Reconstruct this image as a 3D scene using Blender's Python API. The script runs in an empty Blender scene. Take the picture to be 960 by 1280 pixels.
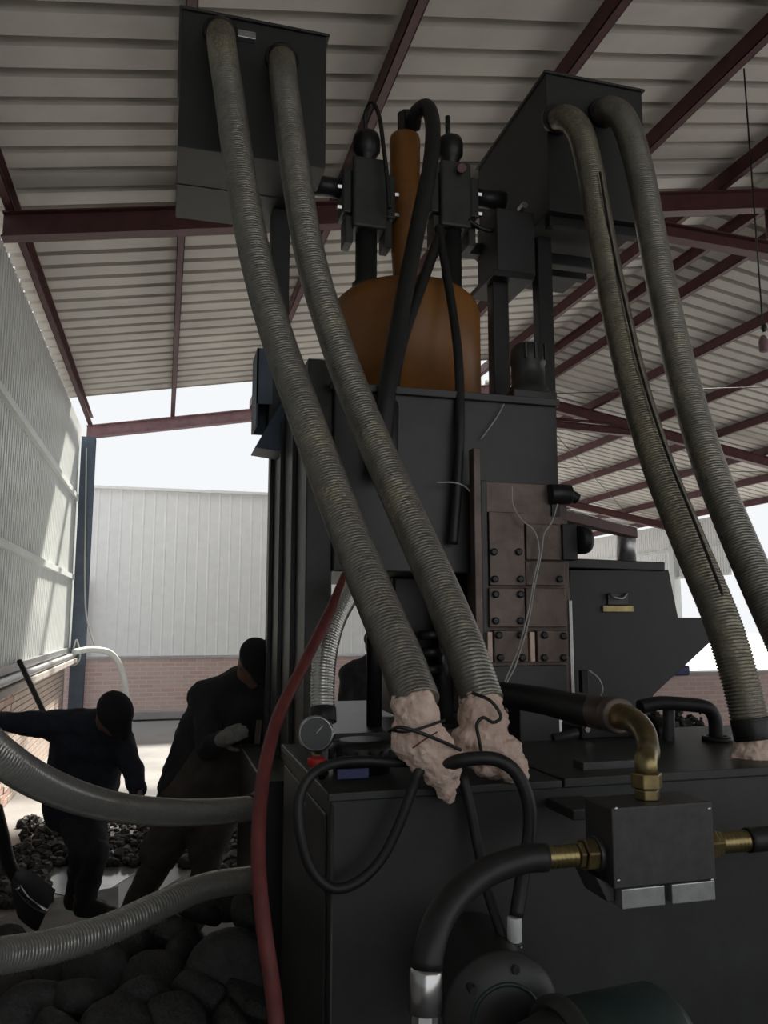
import bpy, bmesh, math, random
from mathutils import Vector, Matrix, noise
random.seed(7)
S = bpy.context.scene
C = S.collection

# ------------------------------------------------------------ camera, world, sun, exposure
H = 1.75                                   # eye height
YAW, PITCH, F = math.radians(15.3), math.radians(7.69), 1000.0
cam = bpy.data.cameras.new('camera'); camo = bpy.data.objects.new('camera', cam); C.objects.link(camo)
camo.location = (0, 0, H); camo.rotation_euler = (math.pi/2 + PITCH, 0, -YAW)
cam.sensor_fit = 'VERTICAL'; cam.sensor_height = 36; cam.sensor_width = 27; cam.lens = F/1280*36
cam.clip_start = 0.05; cam.clip_end = 200
S.camera = camo
w = bpy.data.worlds.new('sky'); S.world = w; w.use_nodes = True
wb = w.node_tree.nodes['Background']; wb.inputs[0].default_value = (0.66, 0.675, 0.69, 1); wb.inputs[1].default_value = 1.0
sun = bpy.data.lights.new('sun', 'SUN'); suno = bpy.data.objects.new('sun', sun); C.objects.link(suno)
sun.energy = 8.5; sun.angle = math.radians(4); sun.color = (1.0, 0.93, 0.82)
suno.rotation_euler = Vector((-0.28, -0.60, -0.75)).to_track_quat('-Z', 'Y').to_euler()
S.view_settings.view_transform = 'Standard'; S.view_settings.look = 'None'
S.view_settings.exposure = 0.48; S.view_settings.gamma = 1.0; S.view_settings.use_curve_mapping = False

# ------------------------------------------------------------ geometry helpers
_f = Vector((math.sin(YAW)*math.cos(PITCH), math.cos(YAW)*math.cos(PITCH), math.sin(PITCH)))
_r = Vector((math.cos(YAW), -math.sin(YAW), 0)); _u = _r.cross(_f)
def P(px, py, Y):
    """point of the plane y = Y that the photograph shows at (px, py)"""
    d = _f*F + _r*(px-480) + _u*(640-py)
    t = Y/d.y
    return Vector((d.x*t, Y, H + d.z*t))
def PX(px, py, X):
    d = _f*F + _r*(px-480) + _u*(640-py); t = X/d.x
    return Vector((X, d.y*t, H + d.z*t))
def PZ(px, py, z):
    d = _f*F + _r*(px-480) + _u*(640-py); t = (z-H)/d.z
    return Vector((d.x*t, d.y*t, z))

class MB:
    def __init__(s): s.v = []; s.f = []; s.sm = []
    def add(s, vs, fs, smooth=False):
        n = len(s.v); s.v += [Vector(v) for v in vs]
        s.f += [tuple(i+n for i in f) for f in fs]; s.sm += [smooth]*len(fs); return s
    def box(s, x0, x1, y0, y1, z0, z1):
        if x0 > x1: x0, x1 = x1, x0
        if y0 > y1: y0, y1 = y1, y0
        if z0 > z1: z0, z1 = z1, z0
        return s.add([(x0,y0,z0),(x1,y0,z0),(x1,y1,z0),(x0,y1,z0),(x0,y0,z1),(x1,y0,z1),(x1,y1,z1),(x0,y1,z1)],
                     [(0,3,2,1),(4,5,6,7),(0,1,5,4),(1,2,6,5),(2,3,7,6),(3,0,4,7)])
    def prism(s, poly, y0, y1):
        """poly in (x,z), seen from -y, counter-clockwise; extruded from y0 to y1"""
        n = len(poly)
        a = sum(poly[i][0]*poly[(i+1) % n][1]-poly[(i+1) % n][0]*poly[i][1] for i in range(n))
        if a < 0: poly = poly[::-1]
        vs = [(x, y0, z) for x, z in poly] + [(x, y1, z) for x, z in poly]
        fs = [tuple(range(n)), tuple(range(2*n-1, n-1, -1))] + [(i, i+n, (i+1) % n+n, (i+1) % n) for i in range(n)]
        return s.add(vs, fs)
    def sweep(s, pts, rad, seg=16, cap=True, smooth=True, hexa=False):
        pts = [Vector(p) for p in pts]; n = len(pts)
        if not hasattr(rad, '__len__'): rad = [rad]*n
        t0 = (pts[1]-pts[0]).normalized()
        a = t0.orthogonal().normalized(); vs = []; prev = t0
        for i, p in enumerate(pts):
            t = (pts[min(i+1, n-1)]-pts[max(i-1, 0)])
            t = t.normalized() if t.length > 1e-9 else prev
            a = (a - t*a.dot(t)); a = a.normalized() if a.length > 1e-6 else t.orthogonal().normalized()
            b = t.cross(a); prev = t
            for k in range(seg):
                th = 2*math.pi*k/seg
                vs.append(p + (a*math.cos(th)+b*math.sin(th))*rad[i])
        fs = []
        for i in range(n-1):
            for k in range(seg):
                k2 = (k+1) % seg
                fs.append((i*seg+k, i*seg+k2, (i+1)*seg+k2, (i+1)*seg+k))
        m = len(s.v); s.add(vs, fs, smooth)
        if cap:
            s.f.append(tuple(m+k for k in range(seg-1, -1, -1))); s.sm.append(False)
            s.f.append(tuple(m+(n-1)*seg+k for k in range(seg))); s.sm.append(False)
        return s
    def cyl(s, p0, p1, r0, r1=None, seg=24, smooth=True):
        return s.sweep([p0, p1], [r0, r0 if r1 is None else r1], seg, True, smooth)
    def lathe(s, base, axis, prof, seg=32):
        """prof: list of (distance along the axis, radius)"""
        ax = Vector(axis).normalized(); b = Vector(base)
        a = ax.orthogonal().normalized(); c = ax.cross(a); vs = []; n = len(prof)
        for h, r in prof:
            for k in range(seg):
                th = 2*math.pi*k/seg; vs.append(b+ax*h+(a*math.cos(th)+c*math.sin(th))*max(r, 1e-4))
        fs = [(i*seg+k, i*seg+(k+1) % seg, (i+1)*seg+(k+1) % seg, (i+1)*seg+k) for i in range(n-1) for k in range(seg)]
        m = len(s.v); s.add(vs, fs, True)
        s.f.append(tuple(m+k for k in range(seg-1, -1, -1))); s.sm.append(False)
        s.f.append(tuple(m+(n-1)*seg+k for k in range(seg))); s.sm.append(False)
        return s
    def ball(s, c, r, rot=None, seg=16, rings=10):
        c = Vector(c); r = Vector(r) if hasattr(r, '__len__') else Vector((r, r, r)); vs = []
        for i in range(rings+1):
            ph = math.pi*i/rings; sr = max(math.sin(ph), 1e-3)
            for k in range(seg):
                th = 2*math.pi*k/seg
                v = Vector((r.x*sr*math.cos(th), r.y*sr*math.sin(th), -r.z*math.cos(ph)))
                if rot: v = rot @ v
                vs.append(c+v)
        fs = [(i*seg+k, i*seg+(k+1) % seg, (i+1)*seg+(k+1) % seg, (i+1)*seg+k) for i in range(rings) for k in range(seg)]
        m = len(s.v); s.add(vs, fs, True)
        s.f.append(tuple(m+k for k in range(seg-1, -1, -1))); s.sm.append(True)
        s.f.append(tuple(m+rings*seg+k for k in range(seg))); s.sm.append(True)
        return s
    def cap(s, p0, p1, r0, r1, seg=14):
        """closed tapered capsule"""
        s.sweep([p0, p1], [r0, r1], seg); s.ball(p0, r0*.995, seg=seg, rings=8); s.ball(p1, r1*.995, seg=seg, rings=8); return s

def build(name, mb, m, parent=None, bevel=0, seg=2, label=None):
    off = Vector(parent['_o']) if parent is not None and '_o' in parent else Vector((0, 0, 0))
    me = bpy.data.meshes.new(name)
    me.from_pydata([v-off for v in mb.v], [], mb.f); me.update()
    me.polygons.foreach_set('use_smooth', mb.sm)
    me.materials.append(m)
    o = bpy.data.objects.new(name, me); C.objects.link(o)
    if parent is not None: o.parent = parent; o['_o'] = tuple(off)
    if bevel:
        b = o.modifiers.new('bevel', 'BEVEL'); b.width = bevel; b.segments = seg; b.limit_method = 'ANGLE'; b.angle_limit = math.radians(40)
    if label: o['label'] = label
    return o
def tag(o, label, cat, group=None):
    o['label'] = label; o['category'] = cat
    if group: o['group'] = group
    return o
def thing(name, label, cat, loc=(0, 0, 0), group=None):
    o = bpy.data.objects.new(name, None); C.objects.link(o); o.location = loc; o.empty_display_size = .1
    o['_o'] = tuple(loc); return tag(o, label, cat, group)
def setting(name, mb=None, m=None, bevel=0):
    if mb is None:
        o = bpy.data.objects.new(name, None); C.objects.link(o); o['_o'] = (0., 0., 0.)
    else: o = build(name, mb, m, None, bevel)
    o['kind'] = 'structure'; return o
def spline(pts, step):
    """Catmull-Rom through pts, resampled evenly"""
    pts = [Vector(p) for p in pts]; q = [pts[0]*2-pts[1]]+pts+[pts[-1]*2-pts[-2]]; out = []
    for i in range(1, len(q)-2):
        a, b, c, d = q[i-1], q[i], q[i+1], q[i+2]
        for k in range(24):
            t = k/24
            out.append(((2*b)+(c-a)*t+(2*a-5*b+4*c-d)*t*t+(3*b-a-3*c+d)*t**3)*.5)
    out.append(pts[-1]); res = [out[0]]; acc = 0
    for i in range(1, len(out)):
        sg = (out[i]-out[i-1]).length
        while acc+sg >= step:
            f = (step-acc)/sg; p = out[i-1].lerp(out[i], f); res.append(p); out[i-1] = p; sg = (out[i]-p).length; acc = 0
        acc += sg
    return res

# ------------------------------------------------------------ materials
def mat(name, col, rough=.6, metal=0., var=.0, col2=None, scale=6., bump=0., bscale=60., spec=.5, stretch=None, detail=6):
    m = bpy.data.materials.new(name); m.use_nodes = True; nt = m.node_tree; b = nt.nodes['Principled BSDF']
    b.inputs['Base Color'].default_value = (*col, 1); b.inputs['Roughness'].default_value = rough; b.inputs['Metallic'].default_value = metal
    b.inputs['Specular IOR Level'].default_value = spec
    tc = nt.nodes.new('ShaderNodeTexCoord'); mp = nt.nodes.new('ShaderNodeMapping')
    if stretch: mp.inputs['Scale'].default_value = stretch
    nt.links.new(tc.outputs['Object'], mp.inputs[0])
    if var or col2:
        n = nt.nodes.new('ShaderNodeTexNoise'); n.inputs['Scale'].default_value = scale; n.inputs['Detail'].default_value = detail; n.inputs['Roughness'].default_value = .65
        nt.links.new(mp.outputs[0], n.inputs['Vector'])
        r = nt.nodes.new('ShaderNodeValToRGB'); r.color_ramp.elements[0].position = .35; r.color_ramp.elements[1].position = .65
        c2 = col2 or tuple(c*(1-var) for c in col)
        r.color_ramp.elements[0].color = (*c2, 1); r.color_ramp.elements[1].color = (*col, 1)
        nt.links.new(n.outputs['Fac'], r.inputs[0]); nt.links.new(r.outputs[0], b.inputs['Base Color'])
    if bump:
        n2 = nt.nodes.new('ShaderNodeTexNoise'); n2.inputs['Scale'].default_value = bscale; n2.inputs['Detail'].default_value = 5
        nt.links.new(mp.outputs[0], n2.inputs['Vector'])
        bp = nt.nodes.new('ShaderNodeBump'); bp.inputs['Strength'].default_value = bump; bp.inputs['Distance'].default_value = .01
        nt.links.new(n2.outputs['Fac'], bp.inputs['Height']); nt.links.new(bp.outputs[0], b.inputs['Normal'])
    return m
M = dict(
 roof=mat('roof_sheet', (.59, .56, .515), .45, .0, .18, scale=1.2),
 siding=mat('wall_sheet', (.72, .76, .75), .42, .0, .12, scale=2.),
 white=mat('white_sheet', (.90, .91, .91), .5, 0, .06),
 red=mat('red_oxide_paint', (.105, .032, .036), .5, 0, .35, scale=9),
 redpale=mat('pale_red_paint', (.30, .17, .19), .6, 0, .3, scale=8),  # paler red, used on the far left rafter, columns and small parts
 blueglare=mat('blue_grey_paint_glare', (.10, .135, .19), .5, 0, .25, scale=6),  # blue-grey paint lightened for glare; also tints the blue-lit tank stand
 mach=mat('dark_green_grey_paint', (.036, .041, .037), .42, 0, .4, scale=5, bump=.06, bscale=30),
 mach2=mat('worn_grey_paint', (.052, .053, .052), .42, 0, .45, scale=7, bump=.08),
 tank=mat('dark_grey_tank_paint', (.032, .033, .034), .5, 0, .25, scale=3),
 black=mat('black_steel', (.020, .020, .021), .4, .1, .4, scale=14),
 rubber=mat('black_rubber', (.018, .018, .019), .5, 0, .3, scale=20, bump=.08),
 orange=mat('orange_paint', (.30, .12, .022), .45, 0, .3, scale=4, col2=(.20, .08, .02)),
 brown=mat('oiled_bare_steel', (.17, .125, .108), .42, .35, .4, scale=9, col2=(.095, .07, .062)),
 brass=mat('yellow_zinc', (.36, .29, .13), .30, .85, .3, scale=18, col2=(.20, .155, .08)),
 block=mat('phosphated_steel', (.085, .08, .082), .45, .5, .25, scale=30),
 alu=mat('aluminium', (.55, .56, .57), .32, .8, .25, scale=25),
 chrome=mat('polished_steel', (.6, .6, .6), .22, .95, .2, scale=22),
 rag=mat('pale_pink_cloth', (.90, .71, .60), .9, 0, .35, scale=30, col2=(.74, .53, .45), bump=1.0, bscale=40, detail=9),
 redrub=mat('red_rubber', (.20, .045, .042), .55, 0, .35, scale=12),
 redcap=mat('red_plastic', (.55, .02, .02), .4),
 blue=mat('blue_plastic', (.02, .025, .11), .5),
 teal=mat('teal_motor_paint', (.028, .050, .050), .4, 0, .3, scale=7),
 whitep=mat('white_plastic', (.78, .80, .79), .4, 0, .15, scale=30),
 wire=mat('grey_white_wire', (.45, .46, .44), .5),
 concrete=mat('concrete', (.36, .355, .35), .35, 0, .3, scale=1.6, bump=.25, bscale=25),
 bounce_dark=mat('oily_floor_dark_for_bounce', (.10, .096, .092), .6, 0, .5, scale=3, bump=.3),
 yard=mat('pale_yard', (.31, .31, .31), .7, 0, .12, scale=1.0, bump=.2, bscale=12),
 board=mat('grey_board', (.19, .175, .165), .7, 0, .4, scale=6, bump=.15),
 sunpatch=mat('sun_patch_gloss', (.72, .72, .72), .12, .6, .25, scale=5),  # pale gloss for the sheet that stands in for a sun patch
 rubble=mat('dark_scrap', (.045, .043, .042), .6, .1, .6, scale=18, bump=.5, bscale=60),
 briq=mat('metal_chip_briquette', (.075, .072, .07), .62, .25, .5, scale=22, bump=.9, bscale=90),
 brickm=mat('brick_face', (.50, .30, .24), .85, 0, .35, scale=10, col2=(.42, .32, .28), bump=.4),
 brick2=mat('limewashed_brick', (.55, .44, .38), .85, 0, .3, scale=7, col2=(.42, .36, .32), bump=.4),
 mortar=mat('mortar', (.45, .42, .39), .9, 0, .25, scale=9, bump=.3),
 skin=mat('skin', (.24, .13, .09), .6),
 navy=mat('navy_cotton', (.022, .026, .042), .85, 0, .35, scale=14, bump=.5, bscale=18),
 dark=mat('charcoal_cotton', (.026, .026, .030), .85, 0, .3, scale=14, bump=.5, bscale=18),
 brownc=mat('brown_canvas', (.085, .068, .058), .9, 0, .3, scale=10, bump=.5, bscale=16),
 hat=mat('black_cap_cloth', (.016, .016, .022), .9, 0, .2),
 glove=mat('grey_cotton_glove', (.30, .29, .27), .9, 0, .4, scale=30, bump=.4),
 boot=mat('black_boot', (.02, .019, .018), .6),
 wood=mat('old_wood', (.13, .10, .08), .7, 0, .3, scale=20),
 glass=mat('gauge_glass', (.05, .055, .055), .45),
)
def hose_mat(name, c1, c2, c3, rough=.33, bst=.35, me=.6, glint_fleck=(.42, .37, .24)):
    """braided stainless hose: yellowish highlight flecks in the colour, brassy patches, fine cross weave"""
    m = bpy.data.materials.new(name); m.use_nodes = True; nt = m.node_tree; b = nt.nodes['Principled BSDF']
    b.inputs['Metallic'].default_value = me; b.inputs['Roughness'].default_value = rough
    tc = nt.nodes.new('ShaderNodeTexCoord')
    n = nt.nodes.new('ShaderNodeTexNoise'); n.inputs['Scale'].default_value = 16; n.inputs['Detail'].default_value = 10; n.inputs['Roughness'].default_value = .8
    r = nt.nodes.new('ShaderNodeValToRGB'); e = r.color_ramp.elements
    e[0].position = .38; e[0].color = (*c1, 1); e[1].position = .72; e[1].color = (*c3, 1)
    x = r.color_ramp.elements.new(.56); x.color = (*c2, 1)
    nt.links.new(tc.outputs['Object'], n.inputs['Vector']); nt.links.new(n.outputs['Fac'], r.inputs[0]); nt.links.new(r.outputs[0], b.inputs['Base Color'])
    f = nt.nodes.new('ShaderNodeTexNoise'); f.inputs['Scale'].default_value = 95; f.inputs['Detail'].default_value = 2
    g = nt.nodes.new('ShaderNodeTexNoise'); g.inputs['Scale'].default_value = 3.2; g.inputs['Detail'].default_value = 3
    mu = nt.nodes.new('ShaderNodeMath'); mu.operation = 'MULTIPLY'
    fr = nt.nodes.new('ShaderNodeValToRGB'); fr.color_ramp.elements[0].position = .28; fr.color_ramp.elements[1].position = .42
    mx = nt.nodes.new('ShaderNodeMix'); mx.data_type = 'RGBA'; mx.inputs[7].default_value = (*glint_fleck, 1)  # flecks put yellowish highlights into the base colour
    for q in (f, g): nt.links.new(tc.outputs['Object'], q.inputs['Vector'])
    nt.links.new(f.outputs['Fac'], mu.inputs[0]); nt.links.new(g.outputs['Fac'], mu.inputs[1]); nt.links.new(mu.outputs[0], fr.inputs[0])
    nt.links.new(fr.outputs[0], mx.inputs[0]); nt.links.new(r.outputs[0], mx.inputs[6]); nt.links.new(mx.outputs[2], b.inputs['Base Color'])
    v = nt.nodes.new('ShaderNodeTexVoronoi'); v.inputs['Scale'].default_value = 190
    bp = nt.nodes.new('ShaderNodeBump'); bp.inputs['Strength'].default_value = bst; bp.inputs['Distance'].default_value = .002
    nt.links.new(tc.outputs['Object'], v.inputs['Vector']); nt.links.new(v.outputs['Distance'], bp.inputs['Height']); nt.links.new(bp.outputs[0], b.inputs['Normal'])
    return m
M['braid'] = hose_mat('weathered_metal_hose', (.20, .19, .172), (.29, .277, .25), (.38, .35, .27))
M['braidg'] = hose_mat('brassy_metal_hose', (.18, .168, .135), (.27, .25, .195), (.40, .35, .22))
M['silver'] = hose_mat('bright_metal_hose', (.58, .58, .56), (.66, .66, .63), (.74, .71, .62), .24, .03, .7, (.8, .78, .66))
def brick_mat():
    m = bpy.data.materials.new('hazed_distant_brickwork'); m.use_nodes = True; nt = m.node_tree; b = nt.nodes['Principled BSDF']
    b.inputs['Roughness'].default_value = .9
    tc = nt.nodes.new('ShaderNodeTexCoord'); mp = nt.nodes.new('ShaderNodeMapping'); mp.inputs['Rotation'].default_value = (math.pi/2, 0, 0)
    br = nt.nodes.new('ShaderNodeTexBrick'); br.inputs['Scale'].default_value = 1; br.inputs['Brick Width'].default_value = .25; br.inputs['Row Height'].default_value = .075
    br.inputs['Mortar Size'].default_value = .009; br.inputs['Color1'].default_value = (.56, .38, .34, 1); br.inputs['Color2'].default_value = (.62, .46, .42, 1); br.inputs['Mortar'].default_value = (.62, .55, .52, 1)  # brick and mortar colours lightened to carry the distant haze
    nt.links.new(tc.outputs['Object'], mp.inputs[0]); nt.links.new(mp.outputs[0], br.inputs[0]); nt.links.new(br.outputs[0], b.inputs['Base Color'])
    bp = nt.nodes.new('ShaderNodeBump'); bp.inputs['Strength'].default_value = .6; bp.inputs['Distance'].default_value = .01; bp.invert = True
    nt.links.new(br.outputs['Fac'], bp.inputs['Height']); nt.links.new(bp.outputs[0], b.inputs['Normal'])
    return m
M['farbrick'] = brick_mat()

# ------------------------------------------------------------ setting: ground, roof, walls
XL, XR, XRIDGE = -1.25, 14.0, 5.6
def zp(X): return H + 4.2 - .176*abs(X-XRIDGE)          # underside of the purlins
Y0, YA, YB = -5.2, 12.1, 27.0
setting('floor', MB().box(-1.6, 14.3, -6.8, 13.2, -.1, 0), M['concrete'])
setting('floor', MB().box(-1.25, 9.0, -5.0, 3.7, -.01, .004), M['bounce_dark'])  # dark oily floor, widened to cut bounce light onto the near ceiling
setting('ground', MB().box(-60, 80, -50, 90, -.2, -.03), M['yard'])

ceiling = setting('ceiling')
def sheet_profile(y0, n, pitch=.27, d=.06):
    pr = []
    for i in range(n):
        a = y0+i*pitch
        pr += [(a, 0), (a+.178, 0), (a+.192, d), (a+.246, d), (a+.262, 0)]
    pr.append((y0+n*pitch, 0)); return pr
def roof_sheet(y0, xa, xb):
    mb = MB(); pr = sheet_profile(y0, 3); vs = []
    za, zb = zp(xa)+.15, zp(xb)+.15
    for th in (0, .003):
        for x, z in ((xa, za), (xb, zb)):
            vs += [(x, y, z+h+th) for y, h in pr]
    n = len(pr)
    fs = [(i, n+i, n+i+1, i+1) for i in range(n-1)] + [(2*n+i, 2*n+i+1, 3*n+i+1, 3*n+i) for i in range(n-1)]
    fs = [f[::-1] for f in fs]
    return build('roof_sheet', mb.add(vs, fs), M['roof'], ceiling)
y = Y0
while y < YA-.4: roof_sheet(y, XL-.15, XRIDGE+.02); y += .81
y = Y0
while y < YB: roof_sheet(y, XRIDGE+.02, XR+.2); y += .81
build('ridge_cap', MB().prism([(XRIDGE-.25, zp(XRIDGE)+.165), (XRIDGE, zp(XRIDGE)+.215), (XRIDGE+.25, zp(XRIDGE)+.165), (XRIDGE+.25, zp(XRIDGE)+.16), (XRIDGE, zp(XRIDGE)+.205), (XRIDGE-.25, zp(XRIDGE)+.16)], Y0, YA), M['roof'], ceiling)
def csec(x, ya, yb, left=True, hgt=.15, fl=.065):
    z = zp(x); s_ = 1 if left else -1; mb = MB()
    mb.box(x, x+.006*s_, ya, yb, z, z+hgt-.004); mb.box(x, x+fl*s_, ya, yb, z, z+.006)
    mb.box(x, x+fl*s_, ya, yb, z+hgt-.01, z+hgt-.004); mb.box(x+(fl-.006)*s_, x+fl*s_, ya, yb, z, z+.02)
    return mb
for k in range(-1, 12):
    X = 1.25*k
    if k == -1: X = XL+.02
    build('purlin', csec(X, Y0, 13.0 if k < 5 else YB), M['red'], ceiling)
for X in (5.85,): build('purlin', csec(X, Y0, 13.0, X < 5.5), M['red'], ceiling)
def ibeam(xa, xb, Yc, hgt=.2, drop=0., name='rafter', wdt=.12, z_a=None, z_b=None, m='red'):
    za = zp(xa)-.002-drop if z_a is None else z_a; zb = zp(xb)-.002-drop if z_b is None else z_b; mb = MB()
    for (t, b_, hw) in ((0, .012, wdt/2), (.012, hgt-.012, .005), (hgt-.012, hgt, wdt/2)):
        mb.add([(xa, Yc-hw, za-b_), (xb, Yc-hw, zb-b_), (xb, Yc+hw, zb-b_), (xa, Yc+hw, za-b_),
                (xa, Yc-hw, za-t), (xb, Yc-hw, zb-t), (xb, Yc+hw, zb-t), (xa, Yc+hw, za-t)],
               [(0,3,2,1),(4,5,6,7),(0,1,5,4),(1,2,6,5),(2,3,7,6),(3,0,4,7)])
    return build(name, mb, M[m], ceiling)
for Yc in (-.6, 6.15, 12.95, 19.8, 26.6):
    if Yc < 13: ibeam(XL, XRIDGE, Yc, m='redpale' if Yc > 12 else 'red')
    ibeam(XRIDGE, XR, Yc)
    if Yc > 0:
        xa = 2.6 if Yc < 13 else 5.6
        zt = zp(2.6)-.2
        ibeam(4.0 if Yc < 13 else 5.6, 8.6, Yc, .14, name='collar_tie', z_a=zp(4.0)-.22, z_b=zp(8.6)-.12)
        build('brace', MB().cyl((5.6, Yc, zp(5.6)-.2), (5.6, Yc, zp(4.0)-.22), .03), M['red'], ceiling)
# knee strut seen at the right under the ridge
for Yc in (6.15, 12.95):
    build('brace', MB().cyl((6.6, Yc, zp(4.0)-.26), (8.0, Yc, zp(8.0)-.15), .025), M['red'], ceiling)
# thin wind-brace rods under the right slope
for (a, b_) in (((6.3, 6.3), (12.4, 12.8)), ((6.3, 12.8), (12.4, 6.3)), ((6.3, 13.2), (12.4, 19.6)), ((6.3, 19.6), (12.4, 13.2))):
    build('brace_rod', MB().cyl((a[0], a[1], zp(a[0])-.04), (b_[0], b_[1], zp(b_[0])-.04), .008, seg=8), M['black'], ceiling)

# left wall: low brick wall, ribbed siding, girts, columns
wl = setting('wall_left')
ZB = 1.2
def siding_sheet(x, y0, n, z0, z1, m, parent, sgn=1, pitch=.105, lean=0):
    pr = []
    for i in range(n):
        a = y0+i*pitch; pr += [(a, 0), (a+.06, 0), (a+.07, .018), (a+.095, .018)]
    pr.append((y0+n*pitch, 0)); vs = []
    for th in (0, .002):
        for z in (z0, z1): vs += [(x+sgn*(h+th), yy, z) for yy, h in pr]
    k = len(pr)
    fs = [(i, i+1, k+i+1, k+i) for i in range(k-1)] + [(2*k+i, 3*k+i, 3*k+i+1, 2*k+i+1) for i in range(k-1)]
    return build('siding_sheet', MB().add(vs, fs), m, parent)
y = -5.0; i = 0
while y < 12.9:
    siding_sheet(XL-.10, y, 8, ZB, zp(XL)+.02, M['siding'], wl, -1); y += .84
for z in (1.28, 2.35, 3.55):
    build('girt', MB().box(XL-.10, XL-.05, -5, 12.9, z, z+.07), M['siding' if z > 1.3 else 'alu'], wl)
build('core', MB().box(XL-.36, XL-.14, -5, 12.95, 0, ZB-.07), M['mortar'], wl)
build('coping', MB().box(XL-.40, XL+.05, -5, 12.85, ZB-.07, ZB-.002), M['mortar'], wl, .008)
# bricks of the visible stretch: one mesh shared
bm_ = MB().box(-.12, .12, -.0575, .0575, -.0275, .0275)
proto = build('brick', bm_, M['brickm'], None, .004, 1)
bmesh_me = proto.data; C.objects.unlink(proto); bpy.data.objects.remove(proto)
me2 = bmesh_me.copy(); me2.materials[0] = M['brick2']
cnt = 0
for row in range(16):
    z = .035+row*.068
    for c in range(18):
        if z > ZB-.09: continue
        o = bpy.data.objects.new('brick', bmesh_me if random.random() < .6 else me2); C.objects.link(o); o.parent = wl
        o.location = (XL-.19+random.uniform(-.004, .006), 4.3+c*.25+(row % 2)*.125, z); o.rotation_euler = (0, random.uniform(-.01, .01), math.pi/2)
        cnt += 1
mb = MB()
for row in range(16):
    z = .035+row*.068
    for c in range(16): 
        yy = 8.8+c*.25+(row % 2)*.125; mb.box(XL-.2475, XL-.13, yy-.12, yy+.12, z-.0275, z+.0275)
o = build('brickwork', mb, M['brick2'], wl); o['kind'] = 'stuff'
for Yc, m in ((6.15, 'redpale'), (12.95, 'blueglare'), (-.6, 'red')):
    zt = zp(XL)-.2
    c = setting('column_left')
    XC = XL if Yc > 12 else XL-.19
    mb = MB().box(XC-.06, XC+.14, Yc-.10, Yc-.09, .02, zt).box(XC-.06, XC+.14, Yc+.09, Yc+.10, .02, zt).box(XC+.035, XC+.045, Yc-.09, Yc+.09, .02, zt)
    build('shaft', mb, M[m], c)
    build('foot_plate', MB().box(XC-.1, XC+.18, Yc-.14, Yc+.14, 0, .02), M['black'], c)
    build('cap_plate', MB().box(XC-.06, XC+.14, Yc-.10, Yc+.10, zt, zt+.01), M[m], c)

# rear end of the right slope, right wall, brick wall of the yard
wr = setting('wall_right')
yy = 17.5
while yy < 26.5: siding_sheet(XR+.05, yy, 8, 2.9, zp(XR)+.02, M['white'], wr); yy += .84
for z in (2.9, 3.7): build('girt', MB().box(XR-.03, XR+.05, 17.5, 27, z, z+.07), M['siding'], wr)
for Yc in (6.15, 12.95, 19.8, 26.6):
    c = setting('column_right'); build('shaft', MB().box(XR-.1, XR+.1, Yc-.1, Yc+.1, 0, zp(XR)-.2), M['siding' if Yc > 13 else 'redpale'], c)
for X in (5.6,):
    for Yc in (19.8, 26.6):
        c = setting('column_middle'); build('shaft', MB().box(X-.1, X+.1, Yc-.1, Yc+.1, 0, zp(X)-.2), M['redpale'], c)
wf = setting('wall_far')
YF = 15.4
build('brick_base', MB().box(-4.5, 7.2, YF, YF+.24, 0, 1.06), M['farbrick'], wf)
build('kerb', MB().box(-4.5, 7.2, YF-.25, YF, 0, .13), M['concrete'], wf, .01)
build('coping', MB().box(-4.5, 7.2, YF-.03, YF+.27, 1.06, 1.10), M['alu'], wf)
def wsheet(x0):
    pr = []
    for i in range(5):
        a = x0+i*.2; pr += [(a, 0), (a+.16, 0), (a+.17, .009), (a+.19, .009)]
    pr.append((x0+1.0, 0)); vs = []
    for th in (0, .003):
        for z in (1.10, 4.15): vs += [(x, YF+.06-h+th, z) for x, h in pr]
    k = len(pr)
    return build('siding_sheet', MB().add(vs, [(i, i+1, k+i+1, k+i) for i in range(k-1)]+[(2*k+i, 3*k+i, 3*k+i+1, 2*k+i+1) for i in range(k-1)]), M['white'], wf)
for i in range(11): wsheet(-4.0+i)
build('gutter', MB().box(-4.0, 7.0, YF-.04, YF+.1, 4.15, 4.2), M['white'], wf)
build('corner_post', MB().box(-1.52, -1.36, YF-.2, YF-.02, 0, 2.45), M['redpale'], wf)
wf2 = setting('wall_yard_right')
build('brick_base', MB().box(6.6, 14.2, 11.6, 11.84, 0, .86), M['farbrick'], wf2)
build('coping', MB().box(6.55, 14.25, 11.57, 11.87, .86, .90), M['concrete'], wf2)

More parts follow.
